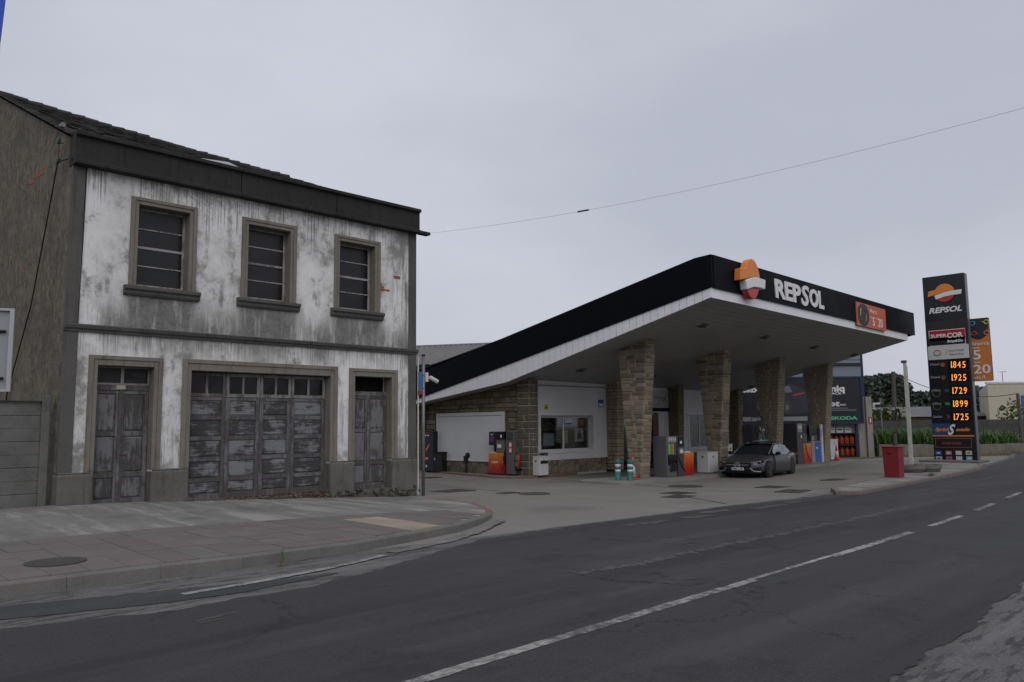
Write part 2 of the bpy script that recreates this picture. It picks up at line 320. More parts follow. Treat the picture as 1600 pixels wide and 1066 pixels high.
# pavement in front of the old house
pave = struct(strip('pavement', M_pave, fr(-40, 0, 4)+fr(.25, 13.2, .25), lambda X: pw(KERB, X)+.12, lambda X: 17.33, sw_z, 14))
struct(strip('pavement_edge', M_pave, fr(13.15, 13.6, .15), lambda X: 15.9, lambda X: 30, lambda X, Y: fore_z(X, Y)+.006, 8))
def kerbs():
    P = [Vector(p) for p in KERB]; L = []; out = []
    for a, c in zip(P, P[1:]):
        n = max(1, int(round((c-a).length/.12))); L += [a.lerp(c, i/n) for i in range(n)]
    L.append(P[-1]); L = [p for p in L if p.x > -6]
    k = 8; i = 0
    while i < len(L)-1:
        e = min(i+k, len(L)-1); vs = []; fs = []
        for q in range(i, e+1):
            p = L[q].copy(); d = (L[min(q+1, len(L)-1)]-L[max(q-1, 0)]).normalized(); nrm = Vector((-d.y, d.x))
            if q == i: p += d*.002
            if q == e: p -= d*.002
            zt = sw_z(p.x, p.y)+.008; o = p+nrm*.15
            zb = min(road_z(p.x), fore_z(p.x, p.y))-.1
            for (a, z) in ((p, zb), (p+nrm*.012, zt-.02), (p+nrm*.03, zt), (o, zt), (o, zb)): vs.append((a.x, a.y, z))
        m = e-i+1
        for q in range(m-1):
            for j in range(4): fs.append((q*5+j, (q+1)*5+j, (q+1)*5+j+1, q*5+j+1))
        fs += [(4, 3, 2, 1, 0), tuple((m-1)*5+j for j in range(5))]
        MB().add(vs, fs).build('kerb_stone', M_orange_kerb if L[i].x > 10.6 else M_kerb, pave); i = e
kerbs()
X = -3.0; ci = 0
while X < 10.4:
    yk = max(pw(KERB, X), pw(KERB, X+.39))+.16; ys = [12.75-.51*k for k in range(8)]
    off = .0
    for y1, y0 in zip(ys, ys[1:]):
        a = max(y0+.008, yk); c = y1
        if c-a < .08: continue
        xa, xb = X+.004, X+.40-.004; t = .012+random.uniform(-.003, .003)
        beige = 7.85 < X+.2 < 8.7 and 10.3 < (a+c)/2 < 12.3
        g = random.random() < .16
        b4 = [(xa, a), (xb, a), (xb, c), (xa, c)]
        o = MB().hexa([(x, y, sw_z(x, y)-.03) for x, y in b4], [(x, y, sw_z(x, y)+t) for x, y in b4]).build('paver', M_pav_beige if beige else (M_pav_grey if g else M_pav_pink), pave)
    X += .40; ci += 1
def manhole(p, r, zf, label, shape='round', rz=0., group=None, dz=.014):
    t = thing('manhole_cover', (p[0], p[1], zf(p[0], p[1])), label, 'manhole cover', group); z = zf(p[0], p[1])+dz
    if shape == 'round':
        MB().lathe([(r, -.04), (r, .004), (r-.05, .004)], 36, (p[0], p[1], z)).build('frame', M_iron, t)
        MB().lathe([(r-.06, -.02), (r-.06, .006), (r*.7, .006), (r*.68, .001), (r*.45, .001), (r*.43, .006), (0.01, .006)], 36, (p[0], p[1], z)).build('lid', M_iron, t)
    else:
        Mx = Matrix.Translation((p[0], p[1], z)) @ Matrix.Rotation(rz, 4, 'Z'); w, d = r
        b = MB(); b.box(-w, w, -d, -d+.05, -.04, .004, 0, Mx); b.box(-w, w, d-.05, d, -.04, .004, 0, Mx); b.box(-w, -w+.05, -d+.05, d-.05, -.04, .004, 0, Mx); b.box(w-.05, w, -d+.05, d-.05, -.04, .004, 0, Mx); b.build('frame', M_iron, t)
        b = MB(); b.box(-w+.06, w-.06, -d+.06, d-.06, -.03, .002, 0, Mx)
        for k in range(-3, 4): b.box(-w+.1, w-.1, k*d*.24-.012, k*d*.24+.012, .002, .007, 0, Mx)
        b.build('lid', M_iron, t)
    return t
p = atZ(87, 879, -.125); manhole((p.x, p.y), .33, sw_z, 'round iron manhole cover set in the pink pavers', dz=.016)
for px, py, sh, r_, lb in [(1071, 760, 'round', .55, 'large round iron tank cover beside the pump island'), (1060, 773, 'rect', (.4, .35), 'square iron cover, the one nearer the pump island of the pair by a concrete joint'), (1060, 780, 'rect', (.42, .3), 'square iron cover, the one nearer the road of the pair by a concrete joint'),
    (1208, 762, 'rect', (.45, .4), 'rectangular iron cover in the concrete beside the parked car'), (1240, 772, 'rect', (.5, .35), 'rectangular iron cover near the painted island nose by the road'), (835, 776, 'round', .45, 'round iron cover in open concrete before the white litter bin'),
    (708, 772, 'rect', (.55, .4), 'dark rectangular drain cover near the old house corner pole'), (794, 775, 'rect', (.3, .2), 'small rectangular cover beside the round iron cover'), (663+8, 748, 'rect', (.4, .3), 'rectangular cover beside the orange kerb by the dark totem'), (1305, 750, 'rect', (.5, .3), 'rectangular iron cover beyond the island nose under the canopy edge')]:
    q = atZ(px, py, -.54); manhole((q.x, q.y), r_, fore_z, lb, sh, random.uniform(-.1, .1))
# raised slabs: shop apron, pump islands, pylon island
def slab(name, poly, z0, z1, mat, edge=None, ew=.14, label=None):
    s = struct(MB().prism(poly, 'z', z0, z1).build(name, mat)); n = len(poly)
    if edge:
        c = Vector((sum(p[0] for p in poly)/n, sum(p[1] for p in poly)/n))
        P = [Vector(p) for p in poly]
        for i in range(n):
            a, b_ = P[i], P[(i+1) % n]; d = (b_-a)
            if d.length < .05: continue
            k = max(1, int(round(d.length/1.0))); dn = d.normalized(); nr = Vector((-dn.y, dn.x))
            if (c-a).dot(nr) < 0: nr = -nr
            for j in range(k):
                u, v = a+dn*(d.length*j/k+.004), a+dn*(d.length*(j+1)/k-.004)
                q = [(u-nr*.006), (v-nr*.006), (v+nr*ew), (u+nr*ew)]
                MB().hexa([(e.x, e.y, z0) for e in q], [(e.x, e.y, z1+.006+random.uniform(0, .004)) for e in q]).build('kerb_stone', edge, s, bevel=.012)
    return s
ap = [atZ(*p, -.49) for p in [(640, 733), (770, 745), (800, 746.5), (860, 743), (950, 732), (1040, 724.5)]]
ap = [(p.x, p.y) for p in ap]; e_ = ap[-1]
slab('shop_apron', [(e_[0]+8, e_[1]+.3), (e_[0]+8, 32), (ap[0][0]+1, 32)]+ap, -.75, -.485, M_kerb, M_orange_kerb)
def rounded(x0, x1, y0, y1, r_, n=5):
    out = []
    for cx, cy, a0 in ((x1-r_, y1-r_, 0), (x0+r_, y1-r_, 90), (x0+r_, y0+r_, 180), (x1-r_, y0+r_, 270)):
        out += [(cx+r_*math.cos(R(a0+90*k/n)), cy+r_*math.sin(R(a0+90*k/n))) for k in range(n+1)]
    return out
M_island = concrete('island_concrete', (.15, .148, .14), (.24, .235, .22), .5, 1.5)
slab('pump_island', rounded(20.9, 29.6, 15.95, 18.2, .5), -.75, -.46, M_island)
slab('pump_island', rounded(31.6, 41.0, 16.2, 18.3, .5), -.75, -.46, M_island)
isl = [atZ(*p, -.36) for p in [(1298, 762), (1306, 768), (1345, 768), (1400, 757), (1470, 744), (1530, 731), (1537, 725), (1500, 722), (1440, 723), (1420, 733), (1370, 748)]]
slab('sign_island', [(p.x, p.y) for p in isl], -.75, -.36, M_pave, M_isle_kerb, .16)
# ================================================================ OLD HOUSE
D = 17.186
XL, XR = 4.568, 13.244
WIN = [(5.71, 7.12), (8.174, 9.582), (10.646, 12.054)]
def plaster():
    b = NB('stained_white_plaster', .9, spec=.15); X, Y, Z = b.xyz()
    big = b.noise(.75, 8, .62, b.map((1, 1, .6))); med = b.noise(3.4, 10, .74); fine = b.noise(26, 7, .8)
    strk = b.noise(1, 9, .72, b.map((9, 1, .8))); thin = b.noise(1, 7, .65, b.map((34, 1, .9), (5, 0, 3)))
    grp = b.noise(1, 3, .5, b.map((1.5, 0, 0), (2.3, 0, 0)))
    aw = None
    for (a, c) in WIN:    # rain runs below every sill
        m = b.math('MULTIPLY', b.math('MULTIPLY', b.mr(X, a-.25, a+.12), b.mr(X, c+.25, c-.12)), b.math('MULTIPLY', b.mr(Z, 4.45, 4.28), b.mr(Z, 3.3, 3.6)))
        aw = m if aw is None else b.math('MAXIMUM', aw, m)
    g = b.math('MULTIPLY', aw, b.mr(strk, .3, .5, .35, .95))
    ln = b.math('MULTIPLY', b.mr(grp, .36, .58), b.mr(thin, .25, .75, .1, 1.5))                       # drips of uneven length from the cornice
    tt = b.math('SUBTRACT', Z, b.math('SUBTRACT', 6.78, ln)); drip = b.math('MULTIPLY', b.mr(tt, -.05, .45), b.mr(b.math('ADD', b.math('MULTIPLY', thin, .65), b.math('MULTIPLY', med, .35)), .45, .58, .0, .85)); drip = b.math('MULTIPLY', drip, b.mr(Z, 4.6, 5.2)); g = b.math('MAXIMUM', g, drip)
    band = b.math('MULTIPLY', b.math('MULTIPLY', b.mr(Z, 4.55, 3.62), b.mr(Z, 3.40, 3.46)), b.mr(b.math('ADD', b.math('MULTIPLY', strk, .4), b.math('MULTIPLY', big, .6)), .40, .56)); g = b.math('MAXIMUM', g, b.math('MULTIPLY', band, .9))
    und = b.math('MULTIPLY', b.math('MULTIPLY', b.mr(Z, 2.6, 3.45), b.mr(Z, 3.5, 3.42)), b.mr(b.math('ADD', b.math('MULTIPLY', thin, .5), b.math('MULTIPLY', big, .5)), .44, .58, 0, .85)); g = b.math('MAXIMUM', g, und)
    low = b.math('MULTIPLY', b.mr(Z, 2.7, 1.0, 0, 1), b.mr(strk, .50, .64, 0, .8)); g = b.math('MAXIMUM', g, low)
    k = b.math('ADD', b.math('MULTIPLY', big, .62), b.math('MULTIPLY', med, .38)); smk = b.math('ADD', b.math('MULTIPLY', b.noise(1, 7, .68, b.map((2.6, 1, .55), (1.7, 0, 4))), .7), b.math('MULTIPLY', med, .3)); patch = b.math('MAXIMUM', b.mr(k, .51, .60, 0, .8), b.mr(smk, .51, .62, 0, .85)); g = b.math('MAXIMUM', g, patch)
    edge = b.math('MULTIPLY', b.mr(X, 12.1, 12.95), b.mr(strk, .45, .6, 0, .85)); g = b.math('MAXIMUM', g, edge)
    spots = b.mr(med, .58, .68, 0, .55); g = b.math('MAXIMUM', g, spots)
    c = b.ramp(fine, (.3, (.63, .63, .632)), (.7, (.77, .768, .765))); c = b.mix(b.mr(k, .40, .54, 0, .5), c, (.42, .408, .39))
    g = b.math('MULTIPLY', g, b.mr(fine, .3, .62, .78, 1.0))
    c = b.mix(g, c, b.ramp(med, (.3, (.055, .053, .05)), (.5, (.12, .116, .108)), (.7, (.19, .183, .17))))
    e = b.vor(.9, 'DISTANCE_TO_EDGE', b.map((1, 1, 1.2))); c = b.mix(b.math('MULTIPLY', b.mr(e, 0, .005, 1, 0), b.mr(b.noise(.8, 3), .52, .6, 0, .7)), c, (.12, .115, .11))
    b.col(c); b.bump(b.math('ADD', med, fine), .35, .012); return b.m
M_plaster = plaster()
M_stone = concrete('grey_cement_moulding', (.135, .122, .105), (.21, .19, .165), .55, 2.2, 0, True)
M_plinth = concrete('dark_cement_plinth', (.07, .068, .062), (.15, .145, .132), .6, 2.0, 0, True)
M_cornice = concrete('blackened_cornice', (.018, .0175, .017), (.042, .04, .038), .5, 1.6, 0, True)
M_pilaster = concrete('grey_cement_pilaster', (.06, .058, .055), (.115, .11, .103), .5, 1.6, 0, True)
def gable_mat():
    b = NB('rough_cement_render', .95, spec=.1); n = b.noise(.9, 8, .65); v = b.noise(6.5, 10, .8, b.map((1, 1, .75))); f = b.noise(24, 6, .8)
    c = b.ramp(v, (.36, (.07, .064, .056)), (.5, (.142, .127, .106)), (.64, (.225, .2, .161)))
    c = b.mix(b.mr(n, .5, .66, 0, .6), c, (.088, .084, .077)); c = b.mix(b.mr(n, .48, .34, 0, .4), c, (.20, .18, .145)); c = b.mix(b.mr(f, .52, .7, 0, .5), c, (.24, .215, .175))
    e = b.vor(.45, 'DISTANCE_TO_EDGE', b.map((1, 1, .7))); c = b.mix(b.math('MULTIPLY', b.mr(e, 0, .004, 1, 0), b.mr(b.noise(.6, 3), .52, .58)), c, (.02, .02, .02))
    b.col(c); b.bump(b.math('ADD', v, f), .9, .03); return b.m
M_gable = gable_mat()
def slate_mat():
    b = NB('mossy_slate', .8, spec=.25); n = b.noise(2.5, 8, .7); r = b.noise(9, 4, .8)
    c = b.ramp(r, (.3, (.014, .0135, .013)), (.7, (.046, .042, .038))); c = b.mix(b.mr(n, .54, .72, 0, .6), c, (.085, .075, .045)); b.col(c); b.bump(b.noise(30, 5), .4, .01); return b.m
M_slate = slate_mat()
def wood(name, paint_c, bare, amount, horiz=True):
    b = NB(name, .85, spec=.15); sc = (1.6, 6, 13) if horiz else (14, 6, 1.3)
    r = b.rnd(); off = b.n.new('ShaderNodeVectorMath'); off.operation = 'ADD'; b.link(b.co, off.inputs[0]); cv = b.n.new('ShaderNodeCombineXYZ')
    b.link(b.math('MULTIPLY', r, 37), cv.inputs[0]); b.link(b.math('MULTIPLY', r, 53), cv.inputs[2]); b.link(cv.outputs[0], off.inputs[1])
    g = b.noise(1, 9, .75, b.map(sc, co=off.outputs[0])); n = b.noise(2.6, 7, .65, off.outputs[0]); f = b.noise(1, 7, .7, b.map(tuple(Vector(sc)*4)))
    k = b.math('ADD', b.math('MULTIPLY', g, .55), b.math('MULTIPLY', n, .5)); k = b.math('ADD', k, b.math('MULTIPLY', b.math('SUBTRACT', r, .5), .10))
    bare_c = b.ramp(f, (.25, tuple(Vector(bare)*.45)), (.55, bare), (.8, tuple(Vector(bare)*1.7)))
    pc = b.ramp(f, (.3, tuple(Vector(paint_c)*.75)), (.7, paint_c))
    b.col(b.mix(b.mr(k, amount-.05, amount+.05, 0, .95), pc, bare_c)); b.bump(b.math('ADD', f, g), .4, .006); return b.m
M_door = wood('weathered_door_wood', (.18, .175, .185), (.07, .066, .065), .51, False)
M_panel = wood('weathered_panel_wood', (.205, .21, .225), (.052, .049, .049), .51, True)
M_gframe = wood('weathered_frame_wood', (.17, .165, .172), (.082, .076, .074), .49, False)
M_sash = wood('grey_sash_wood', (.34, .325, .305), (.16, .147, .133), .56, False)
def glass_dark(name, c=(.012, .013, .016), rough=.12, spec=.5):
    b = NB(name, rough, 0, spec); n = b.math('ADD', b.math('MULTIPLY', b.noise(4, 7, .7), .6), b.math('MULTIPLY', b.rnd(), .4)); b.col(b.ramp(n, (.3, c), (.75, tuple(Vector(c)*2.4)))); b.rough(b.mr(n, .3, .7, rough, rough*2.5)); return b.m
M_oldglass = glass_dark('dusty_window_glass', (.007, .0068, .008), .16, .36)
M_brick = simple('exposed_brick', (.27, .085, .04), .9, 0, .4, 12, .4)
M_cable = simple('black_cable', (.012, .012, .012), .6); M_rust = simple('rusty_iron', (.13, .07, .035), .85, 0, .4, 15)
M_pvc = simple('white_pvc_pipe', (.45, .44, .42), .5); M_galv = simple('galvanised_steel', (.17, .18, .19), .45, .4, .2, 6)
H = thing('old_house', (XL, D, 0), 'derelict two storey house with stained white facade and wooden garage doors', 'house')
def wall_holes(b, x0, x1, z0, z1, y0, y1, holes, mi=0):
    xs = sorted({x0, x1, *[h[0] for h in holes], *[h[1] for h in holes]}); zs = sorted({z0, z1, *[h[2] for h in holes], *[h[3] for h in holes]})
    solid = lambda i, j: 0 <= i < len(xs)-1 and 0 <= j < len(zs)-1 and not any(h[0]-1e-6 <= xs[i] and xs[i+1] <= h[1]+1e-6 and h[2]-1e-6 <= zs[j] and zs[j+1] <= h[3]+1e-6 for h in holes)
    for i in range(len(xs)-1):
        for j in range(len(zs)-1):
            if not solid(i, j): continue
            a, c, e, f = xs[i], xs[i+1], zs[j], zs[j+1]
            b.add([(a, y0, e), (c, y0, e), (c, y0, f), (a, y0, f)], [(0, 1, 2, 3)], mi); b.add([(a, y1, e), (c, y1, e), (c, y1, f), (a, y1, f)], [(3, 2, 1, 0)], mi)
            if not solid(i-1, j): b.add([(a, y0, e), (a, y1, e), (a, y1, f), (a, y0, f)], [(0, 1, 2, 3)], mi)
            if not solid(i+1, j): b.add([(c, y0, e), (c, y1, e), (c, y1, f), (c, y0, f)], [(3, 2, 1, 0)], mi)
            if not solid(i, j-1): b.add([(a, y0, e), (c, y0, e), (c, y1, e), (a, y1, e)], [(3, 2, 1, 0)], mi)
            if not solid(i, j+1): b.add([(a, y0, f), (c, y0, f), (c, y1, f), (a, y1, f)], [(0, 1, 2, 3)], mi)
WO = [(a+.15, c-.15, 4.45, 6.22) for a, c in WIN]
D1 = (5.19, 6.32, -.7, 2.76); G = (7.09, 10.60, -.7, 2.73); D3 = (11.29, 12.47, -.7, 2.76)
b = MB(); wall_holes(b, XL+.02, XR-.02, -.7, 7.0, D, D+.42, WO+[D1, G, D3]); b.build('front_wall', M_plaster, H)
# gable walls and back wall
ridge_y, rzl, rzr = 24.5, 10.62, 10.15; yb = 31.8
def gpoly(zr): return [(D+.015, -.7), (D+.015, 7.32), (ridge_y, zr-.08), (yb, 7.2), (yb, -.7)]
b = MB(); b.prism(gpoly(rzl), 'x', XL, XL+.3); b.build('gable_wall', M_gable, H)
b = MB(); b.prism(gpoly(rzr), 'x', XR-.3, XR-.005); b.build('gable_wall', M_gable, H)
MB().box(XL+.3, XR-.3, yb-.3, yb, -.7, 7.2).build('back_wall', M_gable, H)
MB().box(XL+.3, XR-.3, D+1.6, D+1.7, -.7, 7.2).build('inner_partition', simple('dark_interior', (.02, .019, .018), .95), H)
# roof: every slate laid with its own tilt
def roofpt(X, Y, up=0):
    t = (X-XL)/(XR-XL); zr = lerp(rzl, rzr, t); k = (Y-(D-.05))/(ridge_y-(D-.05)); sag = -.06*math.sin(math.pi*t)*k
    return Vector((X, Y, lerp(7.36, zr, k)+sag+up))
b = MB(); b.add([roofpt(XL-.03, D-.04, -.06), roofpt(XR, D-.04, -.06), roofpt(XR, ridge_y, -.06), roofpt(XL-.03, ridge_y, -.06), (XR, yb+.2, 7.1), (XL-.03, yb+.2, 7.1)], [(0, 1, 2, 3), (3, 2, 4, 5)]); b.build('roof_deck', M_slate, H)
b = MB(); rows = 27
for i in range(rows):
    y0 = lerp(D-.04, ridge_y-.2, i/rows); y1 = y0+.36; x = XL-.05-(i % 2)*.13
    while x < XR:
        w = random.uniform(.2, .34); x1 = min(x+w-.008, XR+.02); xa = max(x, XL-.06)
        if x1-xa > .05 and random.random() > .015:
            e0 = random.uniform(.016, .05); dy = random.uniform(-.03, .03); sl = random.uniform(-.012, .012)
            t4 = [roofpt(xa, y0+dy, e0), roofpt(x1, y0+dy+sl, e0+random.uniform(-.01, .012)), roofpt(x1, y1, .004), roofpt(xa, y1, .004)]
            b.hexa([p-Vector((0, 0, .016)) for p in t4], t4)
        x += w
stuff(b.build('slates', M_slate, H))
n = 24
for i in range(n):
    a, c = lerp(XL-.05, XR, i/n), lerp(XL-.05, XR, (i+1)/n)+.04; p, q = roofpt(a, ridge_y, .02+random.uniform(-.012, .02)), roofpt(c, ridge_y, .05+random.uniform(-.01, .02)); vs = []
    for P in (p, q):
        for k in range(7): t = math.pi*k/6; vs.append((P.x, P.y+.16*math.cos(t), P.z-.08+.13*math.sin(t)))
    MB().add(vs, [(k, k+1, 8+k, 7+k) for k in range(6)]+[tuple(range(7)), tuple(range(7, 14))[::-1]]).build('ridge_tile', M_slate, H)
for i in range(20):   # verge tiles down the left gable edge
    y0 = lerp(D, ridge_y-.1, i/20); y1 = lerp(D, ridge_y-.1, (i+1)/20)+.05; e = random.uniform(.0, .02)
    t4 = [roofpt(XL-.10, y0, .05+e), roofpt(XL+.14, y0, .055+e), roofpt(XL+.14, y1, .04), roofpt(XL-.10, y1, .04)]
    MB().hexa([p-Vector((0, 0, .04)) for p in t4], t4).build('verge_tile', M_slate, H)
p0 = roofpt(8.05, 18.05, .05)
MB().hexa([roofpt(7.55, 17.6, .06), roofpt(8.25, 17.55, .07), roofpt(8.15, 17.95, .07), roofpt(7.5, 18.0, .06)], [roofpt(7.55, 17.6, .08), roofpt(8.25, 17.55, .12), roofpt(8.15, 17.95, .17), roofpt(7.5, 18.0, .10)]).build('loose_sheet', simple('pale_sheet', (.30, .31, .33), .5), H)
# cornice in three lengths
for a, c in ((XL-.02, 8.05), (8.07, 10.6), (10.62, XR+.02)):
    b = MB(); b.prism([(D+.2, 6.77), (D-.24, 6.77), (D-.24, 6.85), (D-.17, 6.87), (D-.17, 7.34), (D-.25, 7.36), (D-.25, 7.44), (D+.2, 7.44)], 'x', a, c); b.build('cornice_block', M_cornice, H, bevel=.008)
MB().box(XL-.012, XL+.018, D-.12, D+.18, 6.80, 7.42).build('cornice_end', M_cornice, H)
MB().box(XR+.02, XR+.36, D-.22, D-.02, 6.765, 6.85).build('gutter_spout', M_cornice, H, bevel=.01)
# string course, pilasters, plinth blocks
b = MB(); b.prism([(D+.05, 3.40), (D-.05, 3.40), (D-.06, 3.44), (D-.10, 3.47), (D-.12, 3.53), (D-.03, 3.56), (D+.05, 3.56)], 'x', XL-.03, XR+.03); b.build('string_course', M_pilaster, H)
for a, c in ((XL-.012, 4.805), (13.0, XR+.012)):
    MB().box(a, c, D-.03, D+.05, .58, 3.40).build('corner_pilaster', M_pilaster, H, bevel=.01)
    MB().box(a, c, D-.03, D+.05, 3.56, 6.77).build('corner_pilaster', M_pilaster, H, bevel=.01)
for a, c in ((XL-.02, 5.19), (6.32, 7.09), (10.60, 11.29), (12.47, XR+.03)):
    MB().box(a-(.012 if a > 5 else 0), c+(.012 if c < 13 else 0), D-.07, D+.3, -.26 if a > 10 else -.4, .585).build('plinth_block', M_plinth, H, bevel=.05, seg=3)
    MB().box(a+.02, c-.02, D-.05, D+.25, .58, .612).build('plinth_cap', M_plinth, H, bevel=.012)
# openings
def surround(name, a, c, z0, z1, wi, parent, zin):
    b = MB(); o = D-.045; i_ = D-.025
    b.box(a, a+wi*.55, o, D+.1, z0, z1); b.box(c-wi*.55, c, o, D+.1, z0, z1); b.box(a+wi*.55, c-wi*.55, o, D+.1, z1-wi*.5, z1)
    b.box(a+wi*.55, a+wi+.012, i_, D+.36, z0, z1-wi*.5); b.box(c-wi-.012, c-wi*.55, i_, D+.36, z0, z1-wi*.5); b.box(a+wi+.012, c-wi-.012, i_, D+.36, zin-.012, z1-wi*.5)
    return b.build(name, M_stone, parent, bevel=.008)
def multipane(px0, px1, z0, z1, y, parent, rows, cols, fr_=.05, bar=.025, mat=M_sash, pm=M_oldglass, mid=None):
    b = MB(); b.box(px0, px0+fr_, y-.03, y+.03, z0, z1); b.box(px1-fr_, px1, y-.03, y+.03, z0, z1); b.box(px0+fr_, px1-fr_, y-.03, y+.03, z0, z0+fr_*1.1); b.box(px0+fr_, px1-fr_, y-.03, y+.03, z1-fr_, z1)
    b.build('sash_frame', mat, parent); zi0, zi1 = z0+fr_*1.1, z1-fr_; xi0, xi1 = px0+fr_, px1-fr_
    for r_ in range(1, rows):
        z = lerp(zi0, zi1, r_/rows); h = bar*2.0 if mid == r_ else bar*.95
        MB().box(xi0, xi1, y-.022, y+.022, z-h*.5, z+h*.5).build('glazing_bar', mat, parent)
    for c_ in range(1, cols):
        x = lerp(xi0, xi1, c_/cols); MB().box(x-bar*.6, x+bar*.6, y-.024, y+.024, zi0, zi1).build('glazing_bar', mat, parent)
    for r_ in range(rows):
        for c_ in range(cols):
            t, t2 = random.uniform(-.012, .012), random.uniform(-.008, .008); xa, xb, za, zb_ = lerp(xi0, xi1, c_/cols), lerp(xi0, xi1, (c_+1)/cols), lerp(zi0, zi1, r_/rows), lerp(zi0, zi1, (r_+1)/rows)
            MB().hexa([(xa, y-.004+t, za), (xb, y-.004+t2, za), (xb, y+.004+t2, za), (xa, y+.004+t, za)], [(xa, y-.004-t, zb_), (xb, y-.004-t2, zb_), (xb, y+.004-t2, zb_), (xa, y+.004-t, zb_)]).build('pane', pm, parent)
for a, c in WIN:
    w = surround('window', a, c, 4.45, 6.36, .15, H, 6.22)
    b = MB(); b.prism([(D+.3, 4.24), (D-.05, 4.24), (D-.08, 4.29), (D-.08, 4.33), (D-.13, 4.37), (D-.13, 4.44), (D+.3, 4.47)], 'x', a-.09, c+.09); b.build('sill', M_pilaster, w, bevel=.006)
    multipane(a+.165, c-.165, 4.475, 6.20, D+.27, w, 4, 1, .05, .026, mid=2)
surround('door_surround', D1[0]-.165, D1[1]+.165, .612, 2.95, .165, H, D1[3]); surround('garage_surround', G[0]-.185, G[1]+.185, .612, 2.965, .185, H, G[3]); surround('door_surround', D3[0]-.165, D3[1]+.165, .612, 2.95, .165, H, D3[3])
def leaf(name, x0, x1, z0, z1, rows, parent, y, pmat, fmat, st=.085, rail=.075, tops=None, vert=False):
    lf = MB().box(x0+.004, x1-.004, y, y+.03, z0, z1).build(name, fmat, parent)
    b = MB(); b.box(x0+.004, x0+st, y-.028, y-.001, z0, z1); b.build('stile', fmat, lf); b = MB(); b.box(x1-st, x1-.004, y-.028, y-.001, z0, z1); b.build('stile', fmat, lf)
    zz = [z0]+list(rows)+[z1]
    for i, z in enumerate(zz):
        h = rail*(1.5 if i == 0 else .8); a, c = (z, z+h) if i == 0 else ((z-h, z) if i == len(zz)-1 else (z-rail/2, z+rail/2))
        MB().box(x0+st, x1-st, y-.026+random.uniform(-.002, .002), y-.001, a, c).build('rail', fmat, lf)
    for i, (a, c) in enumerate(zip(zz, zz[1:])):
        a2 = a+(rail*1.5 if i == 0 else rail/2)+.012; c2 = c-(rail*.8 if i == len(zz)-2 else rail/2)-.012; e = .03
        q = [(x0+st+.012, a2), (x1-st-.012, a2), (x1-st-.012, c2), (x0+st+.012, c2)]; s_ = [(q[0][0]+e, a2+e), (q[1][0]-e, a2+e), (q[1][0]-e, c2-e), (q[0][0]+e, c2-e)]; d = random.uniform(-.003, .004)
        MB().hexa([(u, y+.002, v) for u, v in q], [(u, y-.018+d, v) for u, v in s_]).build('panel', pmat, lf)
    return lf
yD = D+.25
M_sashd = wood('dull_sash_wood', (.24, .23, .22), (.10, .092, .085), .54, False); M_blackglass = glass_dark('black_pane', (.004, .0042, .005), .15, .3)
gx = [G[0]+.02, 8.0, 8.83, 9.64, G[1]-.02]
for i in range(4):
    lf = leaf('garage_leaf', gx[i], gx[i+1], -.12, 2.15, [.31, .77, 1.23, 1.69], H, yD+random.uniform(-.012, .012), M_panel, M_gframe, .095, .085)
    multipane(gx[i]+.006, gx[i+1]-.006, 2.16, 2.70, yD, lf, 1, 2, .07, .045, M_sashd, M_blackglass)
b = MB(); b.box(gx[0], gx[-1], yD-.04, yD+.05, -.35, -.13); b.build('threshold_board', simple('rotten_board', (.09, .05, .033), .95, 0, .5, 8, .5), H)
for (x0, x1, tp) in ((D1[0]+.02, D1[1]-.02, True), (D3[0]+.02, D3[1]-.02, False)):
    m = (x0+x1)/2-.03
    for a, c in ((x0, m), (m+.002, x1)): leaf('door_leaf', a, c, -.14 if not tp else -.1, 2.26, [.52, 1.36], H, yD+random.uniform(-.01, .01), M_door, M_gframe, .075, .09)
    MB().box(m-.025, m+.03, yD-.05, yD-.03, -.1, 2.26).build('meeting_stile', M_gframe, H)
    MB().box(x0, x1, yD-.045, yD+.03, 2.262, 2.37).build('transom_rail', M_gframe, H)
    if tp:
        t = MB().box(x0, x1, yD+.03, yD+.04, 2.371, 2.75).build('transom', M_oldglass, H); multipane(x0, x1, 2.371, 2.75, yD, t, 1, 2, .035, .05, M_sashd, M_blackglass)
        MB().box(m-.09, m+.09, yD-.055, yD-.046, 2.28, 2.365).build('number_plate', simple('pale_plate', (.34, .31, .22), .6), H)
        MB().box(m+.05, m+.16, yD-.06, yD-.03, .93, .95).build('door_handle', M_rust, H)
    else:
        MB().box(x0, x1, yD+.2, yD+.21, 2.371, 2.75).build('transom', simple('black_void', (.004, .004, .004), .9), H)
MB().box(D1[0], D1[1], D+.05, D+.5, -.3, -.1).build('door_step', M_plinth, H); MB().box(D3[0], D3[1], D+.05, D+.5, -.5, -.145).build('door_step', M_plinth, H)
# rubble footing showing where the pavement falls away
b = MB()
for i in range(150):
    x = random.uniform(7.0, XR+.1); s_ = random.uniform(.02, .07); zg = sw_z(x, 17.1); yy = random.uniform(D-.10, D+.02)
    Mx = Matrix.Translation((x, yy, zg+random.uniform(-.02, max(.02, -.22-zg+.1)))) @ Matrix.Rotation(random.uniform(0, 3), 4, Vector((random.random(), random.random(), random.random())).normalized()) @ Matrix.Diagonal((s_*1.4, s_, s_*.7, 1))
    b.add([(math.cos(t)*math.cos(p_), math.sin(t)*math.cos(p_), math.sin(p_)) for p_ in (-.9, 0, .9) for t in (0, 1.05, 2.1, 3.14, 4.2, 5.2)], [(k*6+j, k*6+(j+1) % 6, k*6+6+(j+1) % 6, k*6+6+j) for k in (0, 1) for j in range(6)]+[(5, 4, 3, 2, 1, 0), (12, 13, 14, 15, 16, 17)], 0, Mx)
M_rubble = concrete('rubble', (.04, .037, .031), (.115, .105, .09), .5, 6)
